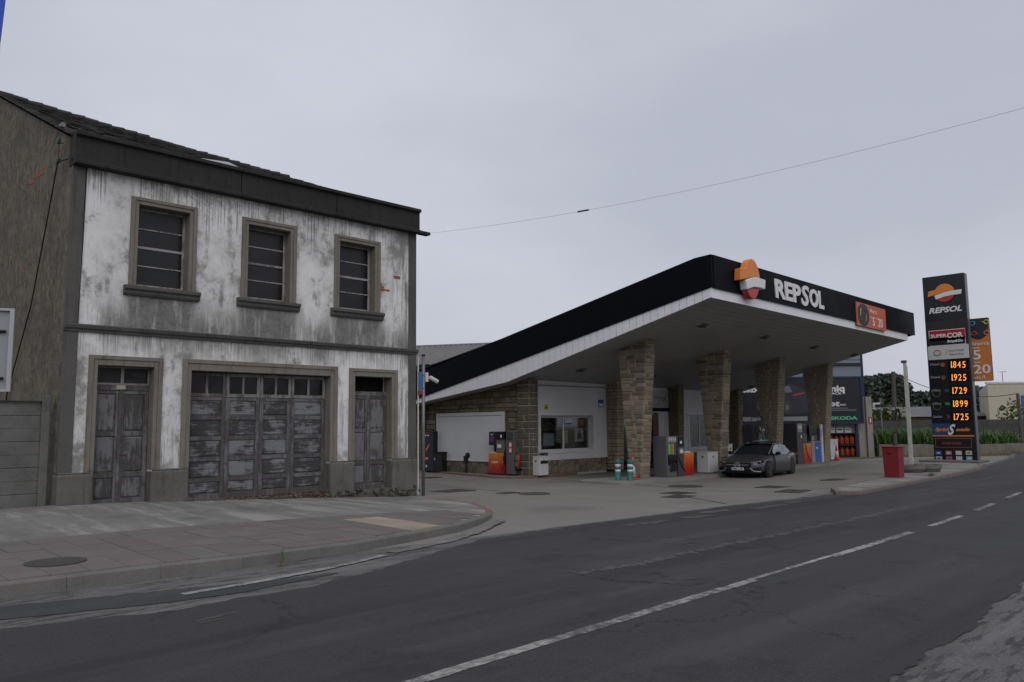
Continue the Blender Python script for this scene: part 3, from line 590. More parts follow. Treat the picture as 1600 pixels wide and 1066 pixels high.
stuff(b.build('rubble_footing', M_rubble, H)); MB().box(7.09, XR+.01, D-.04, D+.3, -.8, -.262).build('footing', M_rubble, H)
# exposed bricks
for x0, z0, w, h in ((12.06, 5.05, .17, .07), (12.235, 5.05, .14, .065), (12.06, 5.125, .13, .065), (12.06, 5.195, .07, .06), (12.50, 5.43, .22, .09)):
    MB().box(x0, x0+w, D-.006, D+.04, z0, z0+h).build('brick', M_brick, H, bevel=.008)
for y0, z0, w in ((19.35, 7.12, .45), (19.85, 7.17, .35), (20.2, 7.10, .3), (19.3, 7.22, .25), (20.4, 5.15, .12)):
    MB().box(XL-.008, XL+.03, y0, y0+w, z0, z0+.10).build('brick', M_brick, H, bevel=.01)
# old electric bracket and cables
b = MB(); b.tube([(XL-.05, D+.6, 7.0), (XL-.13, D+.6, 7.02), (XL-.13, D+.6, 7.35), (XL-.05, D+.6, 7.38)], .014, 6); b.build('bracket', M_rust, H)
M_insul = simple('green_glass', (.03, .07, .055), .2, 0, .2)
for z in (6.98, 7.40): MB().lathe([(.02, -.06), (.045, -.03), (.03, 0), (.05, .03), (.02, .07)], 12, (XL-.13, D+.6, z)).build('insulator', M_insul, H, smooth=True)
MB().lathe([(.05, -.06), (.05, .06)], 12, (0, 0, 0), 0, Matrix.Translation((XL-.1, D+.5, 7.72)) @ Matrix.Rotation(R(90), 4, 'X')).build('wall_cap', M_galv, H)
b = MB(); b.tube([(XL-.13, D+.6, 6.95), (XL-.08, D+1.2, 6.2), (XL-.05, D+2.4, 4.2), (XL-.05, D+4.1, 2.3), (XL-.05, D+4.4, 1.4)], .014, 6); b.build('cable', M_cable, H)
b = MB(); b.tube([(XL-.13, D+.6, 6.95), (XL-.06, D+.1, 6.92), (XL-.04, D-.05, 6.9), (4.76, D-.05, 6.86), (4.82, D-.02, 6.75), (4.81, D-.015, 5.2), (4.79, D-.02, 4.1), (4.78, D-.02, 3.58)], .013, 6); b.build('cable', M_cable, H)
pr = MB(); pr.tube([(XR+.06, D-.05, 3.35), (XR+.06, D-.05, -.4)], .022, 8); pr.build('white_conduit', M_pvc, H)
# corner pole with bus-stop style plate and camera
PO = thing('sign_pole', (13.47, 17.12, -.42), 'grey steel pole at the old house corner with blue and red plate', 'pole')
MB().tube([(13.47, 17.12, -.5), (13.47, 17.12, 3.37)], .045, 12).build('pole', M_galv, PO, smooth=True)
MB().tube([(13.47, 17.12, 3.37), (13.47, 17.12, 3.42)], .05, 12).build('pole_cap', M_cable, PO)
MB().box(13.285, 13.40, 17.07, 17.095, 2.42, 2.93).build('blue_plate', simple('sign_blue', (.03, .13, .30), .4), PO); MB().box(13.275, 13.405, 17.065, 17.1, 2.31, 2.418).build('red_plate', simple('sign_red', (.30, .02, .02), .4), PO)
b = MB(); b.tube([(13.36, 17.08, 2.85), (13.47, 17.08, 2.85)], .012, 6); b.tube([(13.36, 17.08, 2.5), (13.47, 17.08, 2.5)], .012, 6); b.build('clamp', M_galv, PO)
SCAM = thing('security_camera', (13.52, 17.1, 2.75), 'white security camera on the grey pole at the house corner', 'camera')
M_camw = simple('camera_white', (.5, .5, .48), .4)
MB().box(13.515, 13.60, 17.05, 17.18, 2.66, 2.92).build('wall_box', M_camw, SCAM, bevel=.01)
MB().tube([(13.58, 17.1, 2.83), (13.68, 17.05, 2.76)], .022, 8).build('arm', M_camw, SCAM); MB().tube([(13.64, 17.05, 2.79), (13.86, 16.98, 2.67)], .058, 12).build('housing', M_camw, SCAM); MB().tube([(13.86, 16.98, 2.67), (13.865, 16.978, 2.667)], .04, 12).build('lens', M_cable, SCAM)
# concrete panel fence left of the house
M_fence = concrete('fence_concrete', (.075, .074, .07), (.16, .157, .148), .45, 2.5, .9)
FE = thing('panel_fence', (2.4, D+.35, 0), 'grey precast concrete panel fence joined to the derelict house', 'fence')
for x in (4.38, 2.36, .34, -1.68): MB().box(x-.075, x+.075, D+.23, D+.39, -.3, 2.12).build('post', M_fence, FE, bevel=.012)
for x1 in (4.305, 2.285, .265):
    for k in range(4):
        z = -.02+.5*k; b = MB(); yy = D+.30+random.uniform(-.006, .006)
        b.prism([(yy, z+.004), (yy-.0, z+.235), (yy+.012, z+.24), (yy+.012, z+.255), (yy, z+.26), (yy, z+.494), (yy+.05, z+.494), (yy+.05, z+.004)], 'x', x1-1.87, x1); b.build('fence_panel', M_fence, FE, bevel=.004)
    MB().box(x1-1.87, x1, D+.275, D+.375, 1.982, 2.02).build('fence_coping', M_cornice, FE)
# ================================================================ FUEL STATION
def stone_mat(name, lo, hi):
    b = NB(name, .92, spec=.15); r = b.rnd(); cell = b.noise(3.3, 3, .9); n = b.noise(14, 7, .75)
    k = b.math('ADD', b.math('ADD', b.math('MULTIPLY', r, .32), b.math('MULTIPLY', cell, .42)), b.math('MULTIPLY', n, .3))
    c = b.ramp(k, (.32, lo), (.52, tuple((Vector(lo)+Vector(hi))*.5)), (.72, hi)); c = b.mix(b.mr(b.noise(1.2, 6, .7), .55, .75, 0, .5), c, tuple(Vector(lo)*.5))
    b.col(c); b.bump(n, .7, .02); return b.m
M_colstone = stone_mat('granite_block', (.11, .09, .065), (.33, .268, .185)); M_wallstone = stone_mat('rubble_stone', (.085, .072, .054), (.235, .195, .145))
M_joint = concrete('pale_mortar', (.27, .255, .23), (.36, .34, .31), .3, 3); M_darkjoint = concrete('brown_mortar', (.07, .06, .047), (.12, .10, .08), .4, 3)
def gloss(name, c, rough=.3, var=.08, scale=1.2, spec=.4):
    return simple(name, c, rough, 0, var, scale, 0, spec)
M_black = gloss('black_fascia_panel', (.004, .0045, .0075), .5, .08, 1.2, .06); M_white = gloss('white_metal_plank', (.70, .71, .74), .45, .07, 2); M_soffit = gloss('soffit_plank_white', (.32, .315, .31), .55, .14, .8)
M_whitewall = concrete('white_wall_paint', (.43, .43, .44), (.52, .52, .53), .12, 1.4); M_frame = gloss('white_frame', (.50, .50, .51), .4)
M_gap = simple('dark_gap', (.03, .03, .03), .9)
M_orange = gloss('orange_plastic', (.62, .19, .03), .35, .08); M_red = gloss('red_plastic', (.38, .03, .03), .35, .1); M_letter = gloss('white_letter', (.62, .62, .62), .4, .05)
CN = thing('forecourt_canopy', (23, 17, -.46), 'black and white sloping fuel station canopy on tapered stone piers', 'canopy')
DZ = lambda X: -.012*(X-21.4)
zt = lambda Y: pw([(12.81, 6.69), (13.39, 6.66), (27.49, 3.80), (29.6, 3.372)], Y); zb = lambda Y: 5.64-(Y-12.93)*.2022; zw = lambda Y: pw([(12.90, 5.34), (22.04, 3.14), (27.3, 2.52), (29.6, 2.25)], Y)
YB = 29.6
for X0, X1, nm in ((21.4, 21.52, 0), (38.98, 39.1, 1)):
    d = DZ(X0); ys = [12.81, 13.39, YB]
    b = MB(); b.prism([(y, zt(y)+d) for y in ys]+[(YB, zb(YB)+d), (12.81, 5.66+d)], 'x', X0, X1); b.build('side_fascia', M_black, CN)
    x0, x1 = (21.44, 21.50) if nm == 0 else (38.24, 38.3); d = DZ(x0); y = 12.90; k = 0
    while y < YB-.05:
        y2 = min(y+.285, YB-.02)
        MB().hexa([(x0, y+.008, zw(y)+d), (x1, y+.008, zw(y)+d), (x1, y2-.008, zw(y2)+d), (x0, y2-.008, zw(y2)+d)], [(x0, y+.008, zb(y)+d+.05), (x1, y+.008, zb(y)+d+.05), (x1, y2-.008, zb(y2)+d+.05), (x0, y2-.008, zb(y2)+d+.05)]).build('fascia_plank', M_white, CN); y += .285
    MB().hexa([(x0+.02, 12.95, zw(12.95)+d), (x0+.04, 12.95, zw(12.95)+d), (x0+.04, YB-.1, zw(YB)+d+.05), (x0+.02, YB-.1, zw(YB)+d+.05)], [(x0+.02, 12.95, zb(12.95)+d), (x0+.04, 12.95, zb(12.95)+d), (x0+.04, YB-.1, zb(YB)+d), (x0+.02, YB-.1, zb(YB)+d)]).build('plank_backing', M_gap, CN)
def xbox(name, mat, x0, x1, y0, y1, z0, z1, parent, **k):
    return MB().hexa([(x0, y0, z0+DZ(x0)), (x1, y0, z0+DZ(x1)), (x1, y1, z0+DZ(x1)), (x0, y1, z0+DZ(x0))], [(x0, y0, z1+DZ(x0)), (x1, y0, z1+DZ(x1)), (x1, y1, z1+DZ(x1)), (x0, y1, z1+DZ(x0))]).build(name, mat, parent, **k)
xf = [21.4, 25.0, 28.5, 32.0, 35.6, 39.1]
for a, c in zip(xf, xf[1:]): xbox('front_fascia', M_black, a+(.003 if a > 21.4 else .122), c-.002, 12.79, 12.93, 5.645, 6.69, CN)
xf = fr(21.44, 38.3, 2.1)
for a, c in zip(xf, xf[1:]): xbox('front_trim', M_white, a+.003, c-.003, 12.86, 12.92, 5.335, 5.66, CN)
# roof skin and soffit
def slabYZ(name, mat, x0, x1, y0, z0, y1, z1, th, parent):
    return MB().hexa([(x0, y0, z0+DZ(x0)), (x1, y0, z0+DZ(x1)), (x1, y1, z1+DZ(x1)), (x0, y1, z1+DZ(x0))], [(x0, y0, z0+th+DZ(x0)), (x1, y0, z0+th+DZ(x1)), (x1, y1, z1+th+DZ(x1)), (x0, y1, z1+th+DZ(x0))]).build(name, mat, parent)
slabYZ('roof_skin', M_gap, 21.5, 39.0, 12.92, 6.45, YB, 3.6, .04, CN)
n = 31
for i in range(n):
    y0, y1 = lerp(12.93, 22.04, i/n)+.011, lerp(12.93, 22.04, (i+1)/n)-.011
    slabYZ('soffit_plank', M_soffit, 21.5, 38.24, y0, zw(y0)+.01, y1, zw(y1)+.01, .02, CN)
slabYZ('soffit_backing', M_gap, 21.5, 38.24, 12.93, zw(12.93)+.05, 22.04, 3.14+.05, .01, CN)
n = 24
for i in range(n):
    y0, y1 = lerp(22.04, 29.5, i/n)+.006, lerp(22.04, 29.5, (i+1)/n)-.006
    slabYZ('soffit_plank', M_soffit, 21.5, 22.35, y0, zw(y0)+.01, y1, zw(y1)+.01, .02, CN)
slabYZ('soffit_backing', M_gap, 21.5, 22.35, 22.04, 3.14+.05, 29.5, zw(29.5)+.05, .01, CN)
M_lamp = simple('grey_lamp_housing', (.09, .09, .09), .5)
for X, Y in ((24.0, 14.78), (28.58, 14.85), (33.24, 15.0), (37.7, 15.1), (23.6, 20.05), (28.4, 20.1), (33, 20.3), (37.6, 20.4)):
    z = zw(Y)+DZ(X); lm = MB().hexa([(X-.14, Y-.14, zw(Y-.14)+DZ(X)-.035), (X+.14, Y-.14, zw(Y-.14)+DZ(X)-.035), (X+.14, Y+.14, zw(Y+.14)+DZ(X)-.035), (X-.14, Y+.14, zw(Y+.14)+DZ(X)-.035)], [(X-.17, Y-.17, zw(Y-.17)+DZ(X)+.008), (X+.17, Y-.17, zw(Y-.17)+DZ(X)+.008), (X+.17, Y+.17, zw(Y+.17)+DZ(X)+.008), (X-.17, Y+.17, zw(Y+.17)+DZ(X)+.008)]).build('soffit_light', M_lamp, CN)
    MB().box(X-.12, X+.12, Y-.02, Y+.02, z-.075, z-.03).build('bracket', M_gap, lm)
# stone piers
SV = []
for k in range(6):
    rr = random.Random(k); me = bpy.data.meshes.new('stone'); j = lambda a: a+rr.uniform(-.05, .05)
    vs = [(0, 0, 0), (1, 0, 0), (1, 1, 0), (0, 1, 0), (0, 0, 1), (1, 0, 1), (1, 1, 1), (0, 1, 1)]; e = .1
    # outward face (+z) is inset so every block has a worn arris
    vs2 = [(0, 0, 0), (1, 0, 0), (1, 1, 0), (0, 1, 0), (0, 0, .6), (1, 0, .6), (1, 1, .6), (0, 1, .6), (j(e), j(e), 1), (1-j(e), j(e), 1), (1-j(e), 1-j(e), 1), (j(e), 1-j(e), 1)]
    me.from_pydata(vs2, [], [(0, 3, 2, 1), (0, 1, 5, 4), (1, 2, 6, 5), (2, 3, 7, 6), (3, 0, 4, 7), (4, 5, 9, 8), (5, 6, 10, 9), (6, 7, 11, 10), (7, 4, 8, 11), (8, 9, 10, 11)])
    SV.append(me)
def stone_on(me_mat, origin, u, v, nrm, w, h, dep, parent, joined=None):
    k = random.randrange(6); u, v, nrm = Vector(u), Vector(v), Vector(nrm); o = Vector(origin)-nrm*dep*.5
    Mt = Matrix(((u.x*w, v.x*h, nrm.x*dep, o.x), (u.y*w, v.y*h, nrm.y*dep, o.y), (u.z*w, v.z*h, nrm.z*dep, o.z), (0, 0, 0, 1)))
    if joined is not None:
        me = SV[k]; joined.add([Mt @ q.co for q in me.vertices], [tuple(p.vertices) for p in me.polygons]); return
    key = (k, me_mat.name)
    if key not in SMESH: m = SV[k].copy(); m.materials.append(me_mat); SMESH[key] = m
    ob = bpy.data.objects.new('stone', SMESH[key]); COL.objects.link(ob); setpar(ob, parent); ob.matrix_world = Mt
    ob.matrix_basis = ob.matrix_parent_inverse.inverted() @ parent.matrix_world.inverted() @ Mt if False else Mt
    return ob
SMESH = {}
def pier(X0, th, yb0, yb1, yt0, yt1, z0, z1, single, parent, course=.15, nside=(2, 4), nfront=(1, 2), mat=None, jm=None):
    mat = mat or M_colstone; jm = jm or M_joint; ins = -.014; ZI = .022
    core = MB().hexa([(X0+ins, yb0+ins, z0), (X0+th-ins, yb0+ins, z0), (X0+th-ins, yb1-ins, z0), (X0+ins, yb1-ins, z0)], [(X0+ins, yt0+ins, z1), (X0+th-ins, yt0+ins, z1), (X0+th-ins, yt1-ins, z1), (X0+ins, yt1-ins, z1)]).build('stone_pier', jm, parent)
    J = MB(); z = z0
    while z < z1-.02:
        h = min(course*random.uniform(.65, 1.4), z1-z); t = (z-z0+h/2)/(z1-z0); ya, yc = lerp(yb0, yt0, t), lerp(yb1, yt1, t); g = .007
        for face in range(4):
            a, c = (ya-.03, yc+.03) if face in (0, 2) else (X0, X0+th); n = random.randint(*(nside if face in (0, 2) else nfront))
            cuts = [a+(c-a)*((k+random.uniform(-.25, .25)) if 0 < k < n else k)/n for k in range(n+1)]
            for p, q in zip(cuts, cuts[1:]):
                dep = .085+random.uniform(-.012, .022); w = q-p-2*g; hh = h-2*g
                if face == 0: args = ((X0+ZI-.018, q-g, z+g), (0, -1, 0), (0, 0, 1), (-1, 0, 0))
                elif face == 1: args = ((p+g, ya+ZI-.018, z+g), (1, 0, 0), (0, 0, 1), (0, -1, 0))
                elif face == 2: args = ((X0+th-ZI+.018, p+g, z+g), (0, 1, 0), (0, 0, 1), (1, 0, 0))
                else: args = ((q-g, yc-ZI+.018, z+g), (-1, 0, 0), (0, 0, 1), (0, 1, 0))
                stone_on(mat, *args, w, hh, dep, core, None if (single and face < 2) else J)
        z += h
    stuff(J.build('stone_courses', mat, core)); return core
for X0, single in ((23.0, True), (28.3, True), (33.0, False), (38.0-.05, False)):
    pier(X0, .5, 16.90, 17.32, 16.47, 17.76, -.47, 4.52+DZ(X0), single, CN, .128, (2, 3))
# emblem and lettering on the front fascia
def emblem(parent, M, s=1., depth=.16):
    """ball emblem: orange cap with a band to the left, white band to the right, red base; local x right, y up, z out"""
    def arc(r_, a0, a1, n=14): return [(r_*math.cos(R(lerp(a0, a1, k/n))), r_*math.sin(R(lerp(a0, a1, k/n)))) for k in range(n+1)]
    def ext(poly, z0, z1, name, mat):
        nn = len(poly); vs = [M @ Vector((x*s, y*s, z0)) for x, y in poly]+[M @ Vector((x*s, y*s, z1)) for x, y in poly]
        MB().add(vs, [tuple(range(nn))[::-1], tuple(range(nn, 2*nn))]+[(i, (i+1) % nn, nn+(i+1) % nn, nn+i) for i in range(nn)]).build(name, mat, parent, bevel=.02*s, seg=2)
    ext(arc(.5, 2, 150)+[(-.80, .20), (-.86, -.10), (-.5, -.05), (-.1, .03)], 0, depth, 'emblem_cap', M_orange)
    ext([(-.52, -.07), (-.1, .02), (.3, .06), (.86, .045), (.80, -.20), (.42, -.19), (.0, -.21), (-.46, -.30)], 0, depth*1.1, 'emblem_band', M_letter)
    ext(arc(.5, 213, 337)+[(.0, -.225)], 0, depth*.9, 'emblem_base', M_red)
MX = Matrix(((1, 0, 0, 23.52), (0, 0, -1, 12.78), (0, 1, 0, 6.16+DZ(23.5)), (0, 0, 0, 1)))
emblem(CN, MX @ Matrix.Diagonal((.74, 1.04, 1, 1)), 1.28, .24)
text('lettering', 'REP', .62, M_letter, CN, (25.42, 12.785, 5.84+DZ(26)), (1, 0, -.012), (0, 0, 1), .03, .034, 0, width=1.95)
text('lettering', 'S', .72, M_letter, CN, (27.42, 12.785, 5.79+DZ(27.5)), (1, 0, -.012), (0, 0, 1), .03, .026, .15, width=.62)
text('lettering', 'OL', .62, M_letter, CN, (28.12, 12.785, 5.83+DZ(28)), (1, 0, -.012), (0, 0, 1), .03, .034, 0, width=1.2)
BN = thing('canopy_banner', (33.9, 12.75, 5.3), 'orange discount banner fixed to the black canopy front', 'banner')
M_ban = gloss('banner_orange', (.48, .11, .055), .4); M_navy = gloss('banner_navy', (.015, .02, .035), .4)
xbox('banner_sheet', M_ban, 32.35, 35.45, 12.75, 12.785, 5.50, 6.46, BN)
b = MB(); b.add([(33.0+.62*math.cos(t) if math.cos(t) > -.9 else 32.44, 12.745, 5.97+DZ(33)+.47*math.sin(t)) for t in [k*2*math.pi/24 for k in range(24)]], [tuple(range(24))]); b.build('banner_circle', M_navy, BN)
for q, c in ((40, (.03, .25, .45)), (130, (.5, .38, .05)), (220, (.45, .08, .05)), (310, (.5, .2, .04))):
    b = MB(); b.tube([(33.0+.3*math.cos(R(q+k)), 12.74, 5.98+DZ(33)+.33*math.sin(R(q+k))) for k in (0, 20, 40, 60)], .018, 5); b.build('banner_ring', simple('ring_tint', c, .5), BN)
text('banner_text', 'Ahorra', .17, M_letter, BN, (33.72, 12.747, 6.15+DZ(34)), (1, 0, -.012), (0, 0, 1), .002, .002); text('banner_text', '5', .36, M_letter, BN, (33.95, 12.747, 5.62+DZ(34)), (1, 0, -.012), (0, 0, 1), .002, .01); text('banner_text', '20', .36, M_letter, BN, (34.55, 12.747, 5.62+DZ(34)), (1, 0, -.012), (0, 0, 1), .002, .01)
text('banner_text', 'desde', .07, M_letter, BN, (33.70, 12.747, 5.93+DZ(34)), (1, 0, -.012), (0, 0, 1), .002); text('banner_text', 'hasta', .07, M_letter, BN, (34.32, 12.747, 5.93+DZ(34)), (1, 0, -.012), (0, 0, 1), .002)
# ---------------------------------------------------------------- shop building
SH = thing('station_shop', (25, 22, -.48), 'fuel station shop with rubble stone side wall and white shopfront under the canopy', 'shop')
XW, YS = 22.2, 21.6
SFT = lambda Y: zw(Y)-.02
b = MB(); b.prism([(21.7, -.75), (21.7, 3.16), (22.04, 3.2), (29.4, 2.34), (29.4, -.75)], 'x', XW+.03, XW+.3); b.build('side_wall', M_darkjoint, SH)
MB().box(XW+.31, 38.0, 29.1, 29.4, -.75, 2.2).build('back_wall', M_darkjoint, SH)
# rubble stones, each its own piece
y = 21.98
rows = []; z = -.02
while z < 3.15:
    h = random.uniform(.17, .27); y = 21.98
    while y < 29.3:
        w = random.uniform(.2, .46); y2 = min(y+w, 29.38); zm = min(SFT(y), SFT(y2))+.02
        if z < zm and not (y2 > 22.90 and y < 27.28 and z+h*.5 < 2.02 and z > -.1) and y2-y > .08:
            hh = min(h, zm-z)
            if hh > .07:
                zz = max(z, 2.03) if (y2 > 22.90 and y < 27.28) else z; hh = z+hh-zz
                if hh > .05: stone_on(M_wallstone, (XW+.03, y2-.008, zz+.008), (0, -1, 0), (0, 0, 1), (-1, 0, 0), y2-y-.016, hh-.016, .07+random.uniform(0, .03), SH)
        y = y2 if y2 < 29.38 else 99
    z += h
def crazy(face, a0, a1, z0, z1, parent, st=.3):
    n = max(1, int((a1-a0)/st)); pts = [[None]*3 for _ in range(n+1)]
    for i in range(n+1):
        for j in range(3):
            a = a0+(a1-a0)*i/n+(random.uniform(-.11, .11) if 0 < i < n else 0); zz = lerp(z0, z1, j/2)+(random.uniform(-.08, .08) if j == 1 else 0); pts[i][j] = Vector((a, zz))
    for i in range(n):
        for j in range(2):
            q = [pts[i][j], pts[i+1][j], pts[i+1][j+1], pts[i][j+1]]
            for tri in ((0, 1, 2), (0, 2, 3)) if random.random() < .8 else ((0, 1, 2, 3),):
                P = [q[k] for k in tri]; c = sum(P, Vector((0, 0)))/len(P); P = [c+(p-c)*(1-.018/max(.05, (p-c).length)) for p in P]
                d = .03+random.uniform(0, .012)
                if face == 'y': f0 = [(p.x, YS-.008, p.y) for p in P]; f1 = [(p.x, YS-.008-d, p.y) for p in P]
                else: f0 = [(XW+.02, p.x, p.y) for p in P]; f1 = [(XW+.02-d, p.x, p.y) for p in P]
                m = len(P); MB().add(f0+f1, [tuple(range(m)), tuple(range(m, 2*m))]+[(k, (k+1) % m, m+(k+1) % m, m+k) for k in range(m)]).build('stone', M_wallstone, parent)
M_palejoint = concrete('white_mortar', (.28, .265, .24), (.36, .34, .31), .2, 3)
pl = MB().box(XW+.01, XW+.03, 22.05, 29.3, -.6, -.02).build('side_plinth', M_palejoint, SH); crazy('x', 22.1, 29.2, -.48, -.03, pl, .32)
pl = MB().box(22.5, 26.95, YS-.01, YS, -.6, .06).build('front_plinth', M_palejoint, SH); crazy('y', 22.65, 26.9, -.48, .05, pl, .3)
pl = MB().box(32.2, 37.3, YS-.01, YS, -.6, .06).build('front_plinth', M_darkjoint, SH); crazy('y', 32.3, 37.2, -.48, .05, pl, .4)
# blank white panel on the side wall
MB().box(XW-.015, XW+.03, 23.06, 27.12, .0, 1.88).build('blank_panel', gloss('white_panel', (.52, .53, .55), .5), SH)
fb = MB(); fb.box(XW-.05, XW+.03, 22.94, 23.06, -.02, 2.02); fb.box(XW-.05, XW+.03, 27.12, 27.24, -.02, 2.02); fb.box(XW-.05, XW+.03, 23.06, 27.12, 1.88, 2.02); fb.box(XW-.05, XW+.03, 23.06, 27.12, -.02, .03); fb.build('panel_frame', M_frame, SH, bevel=.01)
# shopfront walls
W1 = (22.86, 26.12, .43, 1.84)
b = MB(); wall_holes(b, 22.45, 27.05, .06, 3.25, YS, YS+.35, [W1]); b.build('front_wall', M_whitewall, SH)
W2 = (33.5, 36.2, .25, 1.90)
b = MB(); wall_holes(b, 32.2, 37.4, .06, 3.25, YS, YS+.35, [W2]); b.build('front_wall', M_whitewall, SH)
MB().box(37.4, 37.7, YS, 28.2, -.75, 3.1).build('end_wall', M_whitewall, SH)
MB().box(22.45, 27.0, YS-.06, YS-.01, .06, .12).build('plinth_cap', M_whitewall, SH)
MB().box(22.5, 27.0, YS-.05, YS-.005, 3.02, 3.07).build('cable_trunking', simple('grey_trunk', (.2, .2, .2), .6), SH)
def shopwin(w, parent, split, gm, yy=.22):
    x0, x1, z0, z1 = w; o = MB(); f = .05; y = YS+yy
    o.box(x0, x0+f, y-.03, y+.03, z0, z1); o.box(x1-f, x1, y-.03, y+.03, z0, z1); o.box(x0+f, x1-f, y-.03, y+.03, z0, z0+f); o.box(x0+f, x1-f, y-.03, y+.03, z1-.09, z1); o.box(split-.03, split+.03, y-.03, y+.03, z0+f, z1-.09)
    win = o.build('shop_window', M_frame, parent)
    for a, c in ((x0+f, split-.03), (split+.03, x1-f)): MB().box(a, c, y-.004, y+.008, z0+f, z1-.09).build('pane', gm, win)
    e = MB(); e.box(x0-.12, x1+.12, YS-.03, YS, z1, z1+.1); e.box(x0-.12, x0, YS-.03, YS, z0-.1, z1); e.box(x1, x1+.12, YS-.03, YS, z0-.1, z1); e.box(x0, x1, YS-.03, YS, z0-.1, z0); e.build('frame', M_frame, win)
    return win
def clear_glass():
    b = NB('shop_glass', .04, 0, .5); b.col((.35, .37, .38)); b.b.inputs['Transmission Weight'].default_value = .92; b.b.inputs['IOR'].default_value = 1.05
    b.n.new('ShaderNodeBsdfTransparent'); b.m.use_nodes = True
    gl = b.n.new('ShaderNodeBsdfGlossy'); gl.inputs['Roughness'].default_value = .05; tr = b.n[-1] if False else [q for q in b.n if q.type == 'BSDF_TRANSPARENT'][0]; tr.inputs[0].default_value = (.8, .82, .83, 1)
    fz = b.n.new('ShaderNodeFresnel'); fz.inputs[0].default_value = 1.5; ms = b.n.new('ShaderNodeMixShader'); ms.inputs[0].default_value = .09; b.link(tr.outputs[0], ms.inputs[1]); b.link(gl.outputs[0], ms.inputs[2])
    b.link(ms.outputs[0], [q for q in b.n if q.type == 'OUTPUT_MATERIAL'][0].inputs[0]); return b.m
M_glass = clear_glass()
w1 = shopwin(W1, SH, 24.45, M_glass); w2 = shopwin(W2, SH, 34.7, glass_dark('blind_glass', (.11, .125, .12), .25))
# room behind the glass
M_in = simple('shop_interior', (.10, .095, .09), .8); M_dark = simple('shop_dark', (.04, .038, .036), .8)
MB().box(22.5, 37.4, 26.6, 26.7, -.5, 3.0).build('inner_wall', M_in, SH); MB().box(22.5, 37.4, YS+.4, 26.6, 2.6, 2.66).build('inner_ceiling', M_in, SH); MB().box(22.5, 37.4, YS+.36, 27, -.5, -.47).build('inner_floor', M_in, SH)
for x in (24.5, 29.6): MB().box(x-.6, x+.6, 24.2, 24.4, 2.56, 2.598).build('fill_panel', emit('shop_fill_glow', (1, .95, .85), 5), SH)  # glowing strips added under the ceiling to brighten the dark shop interior
MB().box(32.1, 32.2, YS+.4, 26.6, -.47, 2.6).build('inner_partition', M_in, SH)
PAL = [(.35, .05, .04), (.4, .28, .06), (.08, .18, .08), (.08, .12, .3), (.4, .38, .34), (.3, .12, .05), (.12, .12, .12)]; PM = [gloss('package_%s' % n_, c, .4) for n_, c in zip(('red', 'yellow', 'green', 'blue', 'cream', 'brown', 'grey'), PAL)]
GOODS = 0
for sx0, sx1, sy in ((23.0, 26.0, 23.4), (28.4, 31.6, 24.2)):
    t = thing('shop_shelf', ((sx0+sx1)/2, sy, -.47), 'stocked shelf unit behind the wide shop window' if sx0 < 25 else 'stocked shelf unit facing the shop entrance', 'shelf')
    MB().box(sx0, sx1, sy+.38, sy+.42, -.47, 1.75).build('back_board', M_dark, t)
    for k in range(4):
        z = -.1+.45*k; MB().box(sx0, sx1, sy, sy+.38, z, z+.03).build('shelf_board', M_frame, t); x = sx0+.1
        while x < sx1-.3:
            w = random.uniform(.1, .24); h = random.uniform(.15, .34)
            if random.random() < .8: MB().box(x, x+w, sy+.02, sy+.25, z+.031, z+.03+h).build('package', random.choice(PM), t)
            x += w+random.uniform(.02, .15)
for x0, x1, z0, z1, c, nm in ((23.3, 23.95, .62, 1.12, (.25, .33, .3), 'pale green poster sheet leaning in the shop window'), (25.25, 25.8, .75, 1.32, (.42, .42, .42), 'white poster with a dark figure in the shop window'), (24.55, 24.8, .7, 1.22, (.36, .33, .22), 'narrow cream poster in the shop window')):
    p = MB().box(x0, x1, YS+.27, YS+.28, z0, z1).build('window_poster', gloss('poster_'+nm[:5], c, .5), None); tag(p, nm, 'poster')
    if 'figure' in nm:
        q = Vector(((x0+x1)/2, YS+.268, z0+.12)); MB().prism([(q.x-.14, q.z), (q.x+.14, q.z), (q.x+.12, q.z+.2), (q.x+.04, q.z+.24), (q.x+.05, q.z+.34), (q.x-.05, q.z+.34), (q.x-.04, q.z+.24), (q.x-.12, q.z+.2)], 'y', YS+.264, YS+.269).build('figure_print', M_dark, p)
st = MB().box(24.56, 24.98, YS+.2, YS+.212, 1.45, 1.66).build('window_sticker', gloss('sticker_pale', (.4, .45, .55), .4)); tag(st, 'white and blue sticker on the shop window pane', 'sticker'); MB().box(24.56, 24.98, YS+.194, YS+.199, 1.47, 1.54).build('blue_stripe', gloss('sticker_blue', (.03, .1, .35), .4), st)
# back piers against the shopfront
for X0 in (27.1, 31.75, 37.25): pier(X0, .4, 21.12, 21.62, 20.98, 21.8, -.485, zw(21.0)+DZ(X0)+.03, False, SH, .15, (2, 3), (1, 2), None, M_darkjoint)
pier(22.02, .45, 21.42, 22.0, 21.36, 22.0, -.485, 3.22, False, SH, .26, (1, 2), (1, 2), M_wallstone, M_joint)
